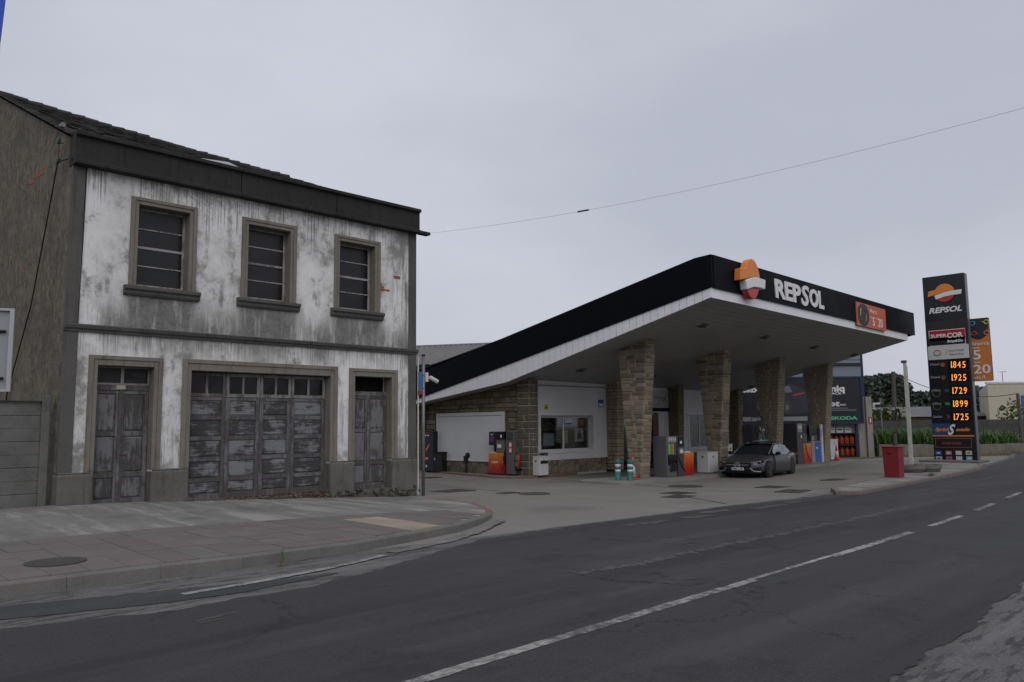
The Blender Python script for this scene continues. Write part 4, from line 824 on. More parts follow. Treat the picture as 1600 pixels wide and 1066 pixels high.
# entrance
MB().box(27.5, 31.9, YS, YS+.3, 2.12, 3.25).build('entrance_header', M_whitewall, SH)
band = MB().box(27.52, 31.7, YS-.12, YS-.01, 2.05, 2.2).build('entrance_band', M_black, SH)
MB().box(27.52, 30.0, YS-.10, YS-.012, 2.21, 2.85).build('shop_name_board', M_black, SH)
text('shop_name', 'SUPERCOR', .36, M_letter, SH, (27.98, YS-.105, 2.36), (1, 0, 0), (0, 0, 1), .01, .012, 0, width=1.95)
b = MB(); b.box(27.9, 28.02, YS-.02, YS+.2, -.48, 2.05); b.box(30.9, 31.75, YS-.02, YS+.2, -.48, 2.05); b.box(28.02, 30.9, YS-.02, YS+.2, 1.98, 2.05); b.build('entrance_frame', M_frame, SH)
for a, c in ((28.02, 29.4), (29.42, 30.9)): d_ = MB().box(a+.06, c-.06, YS+.1, YS+.108, -.42, 1.95).build('entrance_door', M_glass, SH); e = MB(); e.box(a, a+.06, YS+.08, YS+.13, -.47, 1.97); e.box(c-.06, c, YS+.08, YS+.13, -.47, 1.97); e.build('door_frame', M_gap, d_)
MB().box(30.45, 30.85, YS-.03, YS-.021, .9, 1.9).build('brown_notice', gloss('notice_brown', (.10, .03, .025), .4), SH)
mp_ = MB().box(30.3, 31.74, YS-.04, YS-.012, 2.24, 3.02).build('map_panel', gloss('map_paper', (.34, .34, .34), .5), SH)
b = MB(); b.tube([(30.4, YS-.042, 2.85), (30.75, YS-.042, 2.65), (31.0, YS-.042, 2.75), (31.3, YS-.042, 2.5), (31.62, YS-.042, 2.9)], .012, 5); b.tube([(30.9, YS-.042, 2.35), (31.1, YS-.042, 2.72), (31.5, YS-.042, 2.6), (31.66, YS-.042, 2.4)], .012, 5); b.build('route_lines', M_gap, mp_)
for x, z, w, h, c, lb in ((23.1, 2.08, .2, .2, (.38, .32, .03), 'small yellow warning notice on the white shop wall'), (26.5, 2.2, .35, .32, (.03, .08, .28), 'small blue sign beside the stone pier on the shop wall')):
    p = MB().box(x, x+w, YS-.02, YS-.003, z, z+h).build('wall_notice', gloss('notice_'+lb[6:10], c, .4)); tag(p, lb, 'notice'); MB().box(x+.04, x+w-.04, YS-.026, YS-.0205, z+.04, z+h*.5).build('notice_print', M_dark if c[0] > .1 else M_letter, p)
MB().tube([(XW-.03, 28.0, -.02), (XW-.03, 28.0, 2.2)], .02, 6).build('conduit', M_cable, SH); MB().lathe([(.03, -.1), (.1, -.04), (.1, .06), (.05, .12)], 12, (XW-.1, 28.0, 2.24)).build('wall_lamp', M_cable, SH)
MB().box(XW-.04, XW-.008, 22.03, 22.07, .3, 3.1).build('white_pipe', M_frame, SH)
# ================================================================ FORECOURT THINGS
M_pgrey = gloss('pump_grey', (.10, .10, .105), .4, .1); M_pdark = gloss('pump_dark', (.05, .05, .055), .4, .1); M_rub = simple('black_rubber', (.012, .012, .013), .55); M_screen = gloss('screen_black', (.006, .007, .01), .15)
M_silver = gloss('pump_silver', (.22, .22, .225), .35, .1); M_pwhite = gloss('pump_white', (.5, .5, .5), .4); M_blue = gloss('panel_blue', (.02, .09, .36), .35)
def flame():
    b = NB('orange_to_red_print', .35, 0, .4); X, Y, Z = b.xyz(); n = b.noise(2.2, 3, .5, None, 1.5)
    k = b.math('ADD', b.math('MULTIPLY', b.mr(Z, -.45, .42), .7), b.math('MULTIPLY', n, .45)); b.col(b.ramp(k, (.25, (.34, .013, .012)), (.55, (.46, .055, .012)), (.82, (.52, .13, .016)), (1.0, (.55, .26, .03)))); return b.m
M_flame = flame(); M_navyblk = gloss('navy_black', (.008, .011, .022), .3)
def hose(parent, a, c, sag, name='hose', r_=.016):
    a, c = Vector(a), Vector(c); pts = []
    for k in range(13): t = k/12; p = a.lerp(c, t); p.z -= sag*4*t*(1-t); pts.append(p)
    MB().tube(pts, r_, 7).build(name, M_rub, parent, smooth=True)
def nozzle(parent, x, y, z, dy=-1, axis='y', mat=None):
    d = Vector((0, dy, 0)) if axis == 'y' else Vector((dy, 0, 0)); o = Vector((x, y, z)); b = MB()
    b.tube([o+d*.02+Vector((0, 0, .0)), o+d*.07+Vector((0, 0, .06)), o+d*.05+Vector((0, 0, .16))], .025, 8); b.tube([o+d*.05+Vector((0, 0, .15)), o+d*.01+Vector((0, 0, .22))], .014, 6); b.build('nozzle', mat or M_rub, parent)
# pump beside the first pier (hoses face the road)
P = thing('fuel_pump', (24.4, 16.8, -.46), 'grey multi-hose fuel pump with coloured grade tabs beside the first stone pier', 'fuel pump')
MB().box(24.0, 24.62, 16.45, 17.05, -.46, 1.0).build('body', M_pgrey, P, bevel=.015); MB().box(24.05, 24.60, 16.425, 16.45, .78, .98).build('top_strip', M_silver, P)
MB().box(24.66, 25.05, 16.42, 16.95, -.46, 1.0).build('tower', M_pdark, P, bevel=.01); MB().box(24.70, 25.02, 16.40, 16.42, .62, .97).build('display', M_screen, P); MB().box(24.78, 24.9, 16.392, 16.399, .72, .82).build('screen_light', M_letter, P); MB().box(24.72, 24.98, 16.39, 16.42, .36, .56).build('card_reader', M_silver, P); MB().box(24.76, 24.92, 16.384, 16.39, .38, .5).build('receipt_label', M_letter, P)
for k, (x, c) in enumerate(((24.1, (.22, .42, .04)), (24.22, (.03, .30, .10)), (24.34, (.48, .24, .02)), (24.46, (.07, .04, .12)))):
    MB().box(x, x+.09, 16.43, 16.45, .36, .72).build('grade_tab', gloss('grade_%d' % k, c, .4), P); MB().box(x+.03, x+.07, 16.415, 16.424, .85, .93).build('grade_mark', M_letter, P)
    nozzle(P, x+.05, 16.44, .05, -1, 'y', M_rub); hose(P, (x+.05, 16.40, .05), (x+.12, 16.42, .28), .42)
MB().box(24.05, 24.6, 16.43, 16.449, -.02, .33).build('nozzle_recess', M_rub, P)
MB().box(24.75, 25.75, 16.46, 17.0, -.46, .38).build('cabinet', M_flame, P, bevel=.015); MB().box(24.9, 25.6, 16.5, 16.98, .382, .43).build('cabinet_top', M_pwhite, P); hose(P, (24.62, 16.38, .3), (25.1, 16.40, -.30), .08)
MB().box(25.08, 25.3, 16.7, 16.95, .44, .75).build('leaflet_box', gloss('leaflet_pink', (.25, .1, .14), .5), P)
# pump by the side wall (faces the side lane)
P = thing('fuel_pump', (21.95, 22.7, -.48), 'single fuel pump with orange cabinet against the stone side wall', 'fuel pump')
MB().box(21.72, 22.15, 22.56, 23.42, -.44, .37).build('cabinet', M_flame, P, bevel=.015); MB().box(21.7, 22.16, 22.0, 23.44, -.485, -.442).build('base', M_rub, P)
text('pump_lettering', 'repsol', .10, M_letter, P, (21.716, 23.22, -.02), (0, -1, 0), (0, 0, 1), .002, .003)
MB().box(21.74, 22.12, 22.53, 22.98, .372, .92).build('head', M_pgrey, P, bevel=.01); MB().box(21.70, 22.12, 22.50, 22.98, .921, 1.22).build('display', M_screen, P, bevel=.01); MB().box(21.692, 21.699, 22.6, 22.68, .98, 1.1).build('screen_light', M_letter, P); MB().box(21.73, 21.738, 22.68, 22.9, .58, .72).build('receipt_label', M_letter, P)
MB().box(21.74, 22.0, 23.0, 23.40, .68, 1.22).build('media_screen', M_navyblk, P, bevel=.01); MB().lathe([(.0, 0), (.12, 0), (.12, .006)], 20, (0, 0, 0), 0, Matrix.Translation((21.739, 23.2, .92)) @ Matrix.Rotation(R(-90), 4, 'Y')).build('purple_disc', gloss('purple_print', (.13, .02, .12), .4), P)
b = MB(); b.tube([(21.735, 23.28, 1.12), (21.735, 23.2, 1.08), (21.735, 23.12, 1.14)], .012, 5); b.build('white_print', M_letter, P); MB().tube([(21.9, 23.2, .38), (21.9, 23.2, .69)], .045, 8).build('screen_post', M_rub, P); MB().box(21.8, 22.05, 23.02, 23.38, .372, .41).build('screen_foot', M_pwhite, P)
MB().box(21.78, 22.14, 22.02, 22.46, -.44, 1.22).build('tower', M_pgrey, P, bevel=.015); MB().box(21.765, 21.779, 22.06, 22.38, .9, 1.2).build('tower_panel', M_pdark, P); nozzle(P, 21.74, 22.5, .1, -1, 'x'); MB().box(21.75, 21.79, 22.46, 22.54, -.05, .52).build('nozzle_recess', M_rub, P); hose(P, (21.70, 22.5, .1), (21.66, 22.62, .0), .38)
sgn = MB().box(21.755, 21.764, 22.08, 22.28, .38, .82).build('warning_panel', gloss('warning_red', (.42, .05, .03), .4), P); b = MB(); b.box(21.748, 21.754, 22.12, 22.24, .62, .78); b.box(21.748, 21.754, 22.12, 22.24, .42, .56); b.build('warning_print', M_letter, sgn)
EXT = thing('fire_extinguisher', (21.85, 21.85, -.2), 'red fire extinguisher with green labels beside the side pump', 'extinguisher')
MB().lathe([(.02, 0), (.085, .01), (.085, .46), (.06, .52), (.025, .55)], 16, (21.85, 21.86, -.22)).build('cylinder', M_red, EXT, smooth=True); MB().box(21.758, 21.765, 21.78, 21.94, .12, .27).build('green_label', gloss('label_green', (.03, .2, .09), .4), EXT); MB().box(21.758, 21.765, 21.78, 21.94, -.12, .03).build('green_label', gloss('label_green', (.03, .2, .09), .4), EXT)
b = MB(); b.tube([(21.85, 21.86, .32), (21.85, 21.86, .40)], .02, 8); b.tube([(21.85, 21.80, .39), (21.85, 21.95, .40)], .012, 6); b.tube([(21.85, 21.93, .37), (21.80, 21.98, .2), (21.80, 21.97, -.1)], .012, 6); b.build('valve_and_hose', M_rub, EXT); MB().box(21.88, 22.0, 21.78, 21.95, -.28, -.2).build('bracket', M_rub, EXT)
# totem, bin, air post, litter bins
T = thing('service_totem', (22.05, 27.5, -.48), 'tall navy totem with orange printed symbols against the stone wall', 'totem')
MB().box(21.9, 22.16, 27.12, 28.02, -.485, 1.25).build('cabinet', M_navyblk, T, bevel=.02)
for pts, z in (([(27.72, .72), (27.80, .72), (27.82, .25), (27.70, .25)], 0), ([(27.60, .36), (27.56, .42), (27.38, .66), (27.42, .7), (27.64, .46)], 0), ([(27.80, .10), (27.50, .12), (27.46, .02), (27.66, .0), (27.72, -.10), (27.80, -.10)], 0)):
    MB().prism(pts, 'x', 21.885, 21.899).build('orange_symbol', M_orange, T)
MB().prism([(27.66, -.32), (27.56, -.32), (27.58, -.22), (27.64, -.22)], 'x', 21.885, 21.899).build('white_symbol', M_letter, T)
for y in (27.42, 27.62): MB().box(21.885, 21.899, y, y+.13, 1.04, 1.09).build('white_lettering', M_letter, T); MB().box(21.885, 21.899, y, y+.13, 1.13, 1.16).build('red_lettering', M_red, T)
T = thing('waste_bin', (22.0, 26.8, -.48), 'black square bin beside the navy totem', 'bin'); MB().box(21.86, 22.16, 26.52, 27.08, -.485, .30).build('body', M_rub, T, bevel=.02); MB().box(21.84, 22.17, 26.50, 27.1, .302, .36).build('lid', M_rub, T, bevel=.015); MB().box(21.85, 21.859, 26.94, 27.04, -.0, .1).build('label', M_silver, T)
T = thing('air_post', (21.9, 24.95, -.48), 'short black air hose post before the blank white panel', 'post'); MB().tube([(21.9, 24.95, -.485), (21.9, 24.95, .1)], .035, 10).build('post', M_rub, T); MB().box(21.83, 21.98, 24.92, 25.06, -.1, .22).build('box', M_rub, T, bevel=.01); MB().lathe([(.02, -.04), (.12, -.03), (.12, .03), (.02, .04)], 16, (0, 0, 0), 0, Matrix.Translation((21.88, 24.85, .24)) @ Matrix.Rotation(R(90), 4, 'Y')).build('hose_reel', M_rub, T)
def cabinet_bin(x0, x1, y0, y1, z0, z1, label, face='both', strip_=False):
    T = thing('service_bin', ((x0+x1)/2, (y0+y1)/2, z0), label, 'bin'); MB().box(x0, x1, y0, y1, z0+.02, z1).build('body', M_pwhite, T, bevel=.012); MB().box(x0-.01, x1+.01, y0-.01, y1+.01, z1+.001, z1+.03).build('lid', M_pwhite, T, bevel=.008)
    MB().box(x0+.02, x1-.02, y0+.02, y1-.02, z0-.005, z0+.02).build('base', M_rub, T)
    MB().box(x0-.008, x0-.001, (y0+y1)/2-.03, (y0+y1)/2+.03, z1-.2, z1-.12).build('handle', M_rub, T); MB().box((x0+x1)/2-.03, (x0+x1)/2+.03, y0-.008, y0-.001, z1-.2, z1-.12).build('handle', M_rub, T)
    if strip_: MB().box(x0+.06, x1-.04, y0-.012, y0-.0085, z1-.26, z1-.15).build('dark_label', M_navyblk, T)
cabinet_bin(22.14, 22.66, 21.0, 21.36, -.485, .24, 'white service cabinet with dark label at the shop corner', strip_=True)
tag(MB().box(22.72, 22.95, 21.28, 21.5, -.485, .38).build('grey_stand', M_pdark, bevel=.015), 'dark grey stand behind the white labelled cabinet', 'stand')
cabinet_bin(26.9, 27.62, 16.55, 17.05, -.46, .32, 'white cabinet on the pump island beside the second pier'); cabinet_bin(29.0, 29.35, 16.9, 17.3, -.46, .57, 'narrow white cabinet behind the parked car beside the second pier'); cabinet_bin(39.6, 40.5, 17.3, 17.8, -.46, .55, 'grey white cabinet behind the orange cone at the fourth pier')
M_bgreen = gloss('bollard_green', (.012, .12, .105), .45, .12); M_refl = gloss('reflective_white', (.55, .56, .57), .4)
def bollard(loc):
    T = lthing('flexible_bollard', 'green flexible bollard with two white bands standing alone at the island tip', 'bollard', 'green bollards on the pump island nose')
    MB().lathe([(.12, 0), (.12, .02), (.105, .03), (.10, .28)], 20).build('base', M_bgreen, T, smooth=True); MB().lathe([(.097, .28), (.097, .37)], 20).build('white_band', M_refl, T, smooth=True); MB().lathe([(.10, .37), (.107, .40), (.107, .43), (.10, .45)], 20).build('collar', M_bgreen, T, smooth=True); MB().lathe([(.097, .45), (.097, .55)], 20).build('white_band', M_refl, T, smooth=True); MB().lathe([(.10, .55), (.108, .58), (.108, .66), (.09, .70), (.03, .72)], 20).build('head', M_bgreen, T, smooth=True)
    return T
B1 = bollard(0); q = atZ(957, 751, -.46); B1.location = (q.x+.25, q.y-.05, -.46); B2 = copy_tree(B1); B2['label'] = 'green flexible bollard with two white bands beside the traffic cone'; q = atZ(984, 751, -.46); B2.location = (q.x+.1, q.y+.05, -.46)
M_cone = gloss('cone_orange', (.55, .07, .03), .45)
def cone(loc, label):
    T = thing('traffic_cone', loc, label, 'cone'); x, y, z = loc
    MB().box(x-.16, x+.16, y-.16, y+.16, z, z+.04).build('base', M_cone, T, bevel=.02); MB().lathe([(.13, .04), (.105, .2)], 18, loc).build('lower_cone', M_cone, T, smooth=True); MB().lathe([(.103, .2), (.055, .48)], 18, loc).build('white_sleeve', M_refl, T, smooth=True); MB().lathe([(.055, .48), (.025, .78)], 18, loc).build('tip', M_cone, T, smooth=True)
q = atZ(990, 750, -.46); cone((q.x+.1, q.y+.1, -.46), 'orange and white traffic cone between the green bollard and first pier'); cone((39.35, 16.9, -.46), 'orange and white traffic cone by the fourth stone pier')
# pumps behind the car and at the fourth pier
P = thing('fuel_pump', (31.9, 17.2, -.46), 'dark grey fuel pump with green tabs behind the parked car', 'fuel pump'); MB().box(31.6, 32.15, 16.9, 17.7, -.46, 1.32).build('body', M_pdark, P, bevel=.015); MB().box(31.62, 32.1, 16.87, 16.899, .3, .75).build('grade_tab', gloss('grade_mint', (.06, .25, .13), .4), P)
for k in range(4): MB().box(31.66+.11*k, 31.72+.11*k, 16.885, 16.899, 1.1, 1.2).build('grade_mark', M_letter, P); nozzle(P, 31.7+.11*k, 16.88, .0)
MB().box(32.2, 32.65, 16.95, 17.5, -.46, 1.2).build('tower', M_pdark, P, bevel=.015); MB().box(32.24, 32.6, 16.93, 16.949, .75, 1.1).build('display', M_screen, P); MB().box(32.7, 33.0, 17.4, 18, -.46, .9).build('cabinet', M_rub, P)
P = thing('fuel_pump', (36, 17.2, -.46), 'fuel pump with orange cabinet between the third and fourth piers', 'fuel pump'); MB().box(35.2, 35.75, 16.92, 17.65, -.46, 1.42).build('body', M_pdark, P, bevel=.015); MB().box(35.24, 35.72, 16.895, 16.919, 1.0, 1.38).build('top_strip', M_silver, P); MB().box(35.78, 36.55, 16.9, 17.5, -.46, .46).build('cabinet', M_flame, P, bevel=.015); MB().box(35.78, 36.2, 16.92, 17.5, .462, 1.38).build('head', M_pdark, P, bevel=.01); MB().box(35.82, 36.15, 16.9, 16.919, .95, 1.32).build('display', M_screen, P); MB().box(35.5, 35.62, 16.885, 16.894, .72, .86).build('receipt_label', M_letter, P)
nozzle(P, 35.86, 16.88, .2); hose(P, (35.86, 16.82, .2), (36.4, 16.86, -.35), .1)
for k in range(3): MB().box(35.28+.14*k, 35.36+.14*k, 16.885, 16.894, 1.15, 1.3).build('grade_mark', M_letter, P)
P = thing('additive_pump', (37, 17.2, -.46), 'grey dispenser with blue door and white sign post beside the orange pump', 'dispenser'); MB().box(36.62, 37.6, 16.9, 17.5, -.46, .55).build('cabinet', M_silver, P, bevel=.015); MB().box(36.98, 37.56, 16.885, 16.899, -.42, .52).build('blue_door', M_blue, P); MB().box(36.62, 37.3, 16.92, 17.4, .552, 1.3).build('head', M_pdark, P, bevel=.015); MB().box(36.35, 37.15, 16.86, 16.9, .85, 1.32).build('screen', M_screen, P); MB().box(36.68, 36.9, 16.905, 16.919, .58, .8).build('keypad', M_silver, P); MB().box(37.02, 37.2, 16.876, 16.884, .2, .26).build('white_mark', M_letter, P)
MB().box(37.62, 37.82, 16.86, 16.95, -.46, 1.35).build('sign_post', M_pwhite, P, bevel=.01); MB().box(37.5, 37.70, 16.84, 16.858, .8, 1.15).build('blue_sign', gloss('sign_pale_blue', (.2, .3, .5), .4), P)
# ---------------------------------------------------------------- car
def car():
    T = lthing('parked_car', 'dark grey saloon car with driver door open and a bicycle on its roof', 'car')
    b = NB('matt_grey_paint', .34, .45, .5); b.col((.07, .072, .081)); b.b.inputs['Coat Weight'].default_value = .35; b.b.inputs['Coat Roughness'].default_value = .15; Mp = b.m
    Mg = glass_dark('car_glass', (.012, .014, .018), .06, .6); Mlg = glass_dark('car_side_glass', (.10, .125, .14), .08, .6); Mk = simple('car_black_trim', (.008, .008, .009), .4); Ml = gloss('lamp_lens', (.28, .29, .31), .15); Ms = gloss('car_silver_trim', (.3, .3, .31), .3)
    ST = [(-2.34, .52, .26, .60, .64), (-2.26, .76, .20, .66, .71), (-2.0, .86, .17, .72, .80), (-1.42, .905, .17, .80, .90), (-.92, .91, .17, .88, .985), (0, .915, .17, .91, .93), (1.0, .915, .17, .935, .955), (1.6, .90, .18, .95, .99), (2.05, .85, .22, .95, 1.0), (2.27, .78, .28, .93, .985), (2.35, .66, .36, .86, .90)]
    vs = []; n = 0
    for x, w, z0, zbt, ztp in ST:
        half = [(0, z0), (w*.84, z0), (w*.97, z0+.10), (w, (z0+zbt)*.5), (w*.985, zbt-.07), (w*.93, zbt), (w*.72, ztp), (0, ztp+.015)]
        ring = [(x, -y, z) for y, z in half]+[(x, y, z) for y, z in half[-2:0:-1]]; n = len(ring); vs += ring
    fs = [(i*n+j, (i+1)*n+j, (i+1)*n+(j+1) % n, i*n+(j+1) % n) for i in range(len(ST)-1) for j in range(n)]+[tuple(range(n))[::-1], tuple(range((len(ST)-1)*n, len(ST)*n))]
    MB().add(vs, fs).build('body', Mp, T, True, sub=2)
    GH = [(-1.0, .70, .96, .74, .965), (-.55, .76, .94, .66, 1.20), (-.12, .78, .935, .60, 1.375), (.35, .78, .935, .60, 1.425), (.9, .77, .945, .58, 1.38), (1.35, .74, .96, .54, 1.25), (1.92, .64, .985, .50, 1.01)]
    vs = []
    for x, wb, zb_, wr, zr in GH: half = [(wb, zb_), (wb*.55+wr*.45+.02, zb_+(zr-zb_)*.55), (wr, zr-.02), (0, zr+.02)]; ring = [(x, -y, z) for y, z in half]+[(x, y, z) for y, z in half[-2::-1]]; n = len(ring); vs += ring
    MB().add(vs, [(i*n+j, (i+1)*n+j, (i+1)*n+j+1, i*n+j+1) for i in range(len(GH)-1) for j in range(n-1)]).build('greenhouse', Mg, T, True, sub=1)
    vs = []
    RF = GH[2:6]
    for x, wb, zb_, wr, zr in RF: vs += [(x, -wr-.015, zr-.005), (x, -wr*.5, zr+.028), (x, wr*.5, zr+.028), (x, wr+.015, zr-.005)]
    MB().add(vs, [(i*4+j, i*4+4+j, i*4+5+j, i*4+1+j) for i in range(3) for j in range(3)]).build('roof', Mp, T, True, sub=1)
    for s_ in (-1, 1):
        MB().tube([(-1.0, s_*.74, .96), (-.55, s_*.675, 1.195), (-.12, s_*.615, 1.37), (.35, s_*.612, 1.415), (.9, s_*.595, 1.365), (1.35, s_*.565, 1.235), (1.75, s_*.56, 1.06), (1.95, s_*.58, .99)], [.03, .035, .035, .032, .035, .05, .07, .06], 8).build('roof_rail', Mp, T, True)
        MB().tube([(.42, s_*.80, .93), (.42, s_*.62, 1.40)], .028, 6).build('door_pillar', Mk, T)
        # side window panes
        w = [(-.62, .965), (.36, .965), (.36, 1.375), (-.1, 1.33), (-.5, 1.14)]; yy = lambda z: lerp(.80, .625, (z-.94)/.46)+.012
        MB().add([(x, s_*yy(z), z) for x, z in w], [tuple(range(5))]).build('side_window', Mlg, T); w = [(.47, .97), (1.45, .99), (1.2, 1.22), (.9, 1.33), (.47, 1.375)]; MB().add([(x, s_*(yy(z)-.01), z) for x, z in w], [tuple(range(5))]).build('side_window', Mlg, T)
        mr = MB().lathe([(.02, -.09), (.07, -.06), (.085, 0), (.07, .06), (.02, .08)], 12, (0, 0, 0), 0, Matrix.Translation((-.58, s_*1.0, 1.0)) @ Matrix.Rotation(R(90), 4, 'X') @ Matrix.Diagonal((.8, .9, 1.3, 1))).build('wing_mirror', Mk, T, True); MB().tube([(-.58, s_*.86, .94), (-.58, s_*.95, .97)], .025, 6).build('mirror_arm', Mk, mr)
        hl = MB().add([(-2.25, s_*.52, .60), (-2.16, s_*.80, .62), (-1.86, s_*.885, .68), (-1.95, s_*.86, .745), (-2.18, s_*.72, .715), (-2.28, s_*.50, .665)], [tuple(range(6))]).build('headlight', Mk, T); md = hl.modifiers.new('t', 'SOLIDIFY'); md.thickness = .05; md.offset = 0
        for k in range(3): xx = -2.27+.09*k; yy_ = .60+.10*k; MB().lathe([(.02, -.02), (.038, 0), (.02, .02)], 10, (xx-.02, s_*yy_, .665+.012*k)).build('lamp', Ml, hl)
        MB().tube([(-2.30, s_*.50, .655), (-2.2, s_*.72, .70), (-1.9, s_*.885, .735)], .012, 6).build('light_strip', Ml, hl)
        iv = MB().add([(-2.30, s_*.56, .30), (-2.20, s_*.80, .32), (-2.10, s_*.865, .45), (-2.24, s_*.76, .47), (-2.33, s_*.54, .42)], [tuple(range(5))]).build('air_intake', Mk, T); md = iv.modifiers.new('t', 'SOLIDIFY'); md.thickness = .06; md.offset = 0
        MB().tube([(-2.39, s_*.48, .44), (-2.33, s_*.60, .31), (-2.20, s_*.84, .28)], .022, 6).build('intake_trim', Ms, T)
        rl = MB().add([(2.33, s_*.50, .80), (2.27, s_*.78, .82), (2.1, s_*.86, .85), (2.12, s_*.85, .92), (2.28, s_*.76, .90), (2.36, s_*.5, .88)], [tuple(range(6))]).build('tail_light', M_red, T); md = rl.modifiers.new('t', 'SOLIDIFY'); md.thickness = .05; md.offset = 0
        for x in (-1.42, 1.31):
            MB().lathe([(.385, -.09), (.385, .012)], 28, (0, 0, 0), 0, Matrix.Translation((x, s_*.905, .335)) @ Matrix.Rotation(R(-90*s_), 4, 'X')).build('wheel_arch', Mk, T)
            Mw = Matrix.Translation((x, s_*.82, .33)) @ Matrix.Rotation(R(-90*s_), 4, 'X')
            wh = MB().lathe([(.22, -.11), (.30, -.11), (.33, -.08), (.335, 0), (.33, .08), (.30, .112), (.24, .112)], 32, (0, 0, 0), 0, Mw).build('wheel', M_rub, T, True)
            MB().lathe([(.245, .02), (.245, .113), (.225, .113), (.21, .06), (.02, .05)], 32, (0, 0, 0), 0, Mw).build('rim', simple('rim_dark', (.03, .03, .032), .35, .5), wh); sp = MB()
            for k in range(10): a = R(36*k+(6 if k % 2 else -6)); sp.tube([Mw @ Vector((.03*math.cos(a), .03*math.sin(a), .10)), Mw @ Vector((.235*math.cos(a), .235*math.sin(a), .112))], .014, 5)
            sp.build('spokes', simple('rim_copper', (.09, .06, .045), .4, .4), wh)
    gr = MB().add([(-2.40, -.46, .46), (-2.40, .46, .46), (-2.36, .52, .64), (-2.36, -.52, .64)], [(0, 1, 2, 3)]).build('grille', Mk, T); md = gr.modifiers.new('t', 'SOLIDIFY'); md.thickness = .1; md.offset = 0
    MB().tube([(-2.455, -.44, .56), (-2.455, .44, .56)], .012, 6).build('grille_bar', Ms, gr); b = MB(); b.tube([(-2.47, .105*math.cos(R(a)), .56+.105*math.sin(R(a))) for a in range(0, 360, 20)], .012, 6, closed=True)
    for a in (90, 210, 330): b.tube([(-2.47, 0, .56), (-2.47, .1*math.cos(R(a)), .56+.1*math.sin(R(a)))], .012, 6)
    b.build('star_badge', Ms, gr)
    lo = MB().add([(-2.38, -.50, .25), (-2.38, .50, .25), (-2.41, .48, .36), (-2.41, -.48, .36)], [(0, 1, 2, 3)]).build('lower_grille', Mk, T); md = lo.modifiers.new('t', 'SOLIDIFY'); md.thickness = .08; md.offset = 0
    pt = MB().box(-2.475, -2.455, -.26, .26, .345, .455).build('number_plate', M_letter, T); MB().box(-2.479, -2.4755, .215, .26, .345, .455).build('blue_strip', M_blue, pt); text('plate_text', '0886 LYB', .07, Mk, pt, (-2.478, .2, .365), (0, -1, 0), (0, 0, 1), .001, .002, width=.42)
    # open driver's door on the -y side, hinged at the front, and the dark opening behind it
    op = MB().add([(-.78, -.925, .28), (.34, -.925, .28), (.36, -.93, .9), (-.70, -.925, .9)], [(0, 1, 2, 3)]).build('door_opening', simple('car_interior', (.012, .011, .011), .9), T); md = op.modifiers.new('t', 'SOLIDIFY'); md.thickness = .012
    hinge = Matrix.Translation((-.80, -.925, 0)) @ Matrix.Rotation(R(-11), 4, 'Z'); q = lambda x, y, z: hinge @ Vector((x, y, z))
    sec = [(0, .25), (-.03, .45), (-.035, .7), (-.01, .86), (0.02, .94)]; vs = []
    for x in (0, .4, .8, 1.16): vs += [q(x, y+(.0 if 0 < x < 1.1 else .006), z) for y, z in sec]
    for x in (0, .4, .8, 1.16): vs += [q(x, .09, z) for y, z in sec]
    dfs = []
    for s0 in (0, 20): dfs += [(s0+i*5+j, s0+i*5+5+j, s0+i*5+6+j, s0+i*5+1+j) for i in range(3) for j in range(4)]
    dfs += [(i*5, i*5+5, 20+i*5+5, 20+i*5) for i in range(3)]+[(i*5+4, 20+i*5+4, 20+i*5+9, i*5+9) for i in range(3)]+[(j, j+1, 21+j, 20+j) for j in range(4)]+[(15+j, 35+j, 36+j, 16+j) for j in range(4)]
    dr = MB().add(vs, dfs).build('open_door', Mp, T, True); dr.modifiers.new('b', 'EDGE_SPLIT')
    MB().add([q(.18, .05, .94), q(1.12, .05, .94), q(1.08, .15, 1.32), q(.72, .16, 1.33), q(.35, .10, 1.15)], [tuple(range(5))]).build('door_window', Mlg, dr); MB().tube([q(.88, -.045, .79), q(1.08, -.045, .80)], .022, 6).build('door_handle', Ms, dr)
    MB().box(-.25, .3, -.62, -.12, .35, .6).build('seat', Mk, T, bevel=.05)
    MB().box(-1.5, 1.5, -.80, .80, .12, .3).build('underbody', Mk, T)
    for s_ in (-1, 1): MB().box(-1.0, .95, s_*.9-.03, s_*.9+.03, .16, .24).build('side_skirt', Mk, T, bevel=.01)
    return T
CAR = car(); CAR.scale = (.94, .94, .87); CAR_A = R(8)
fwp = atZ(1202, 746.5, -.58); lf_ = Vector((-1.42, -.88, 0))*.94; rot = Matrix.Rotation(CAR_A, 3, 'Z'); off = rot @ lf_
CAR.location = (fwp.x-off.x, fwp.y-off.y, -.575); CAR.rotation_euler = (0, 0, CAR_A)
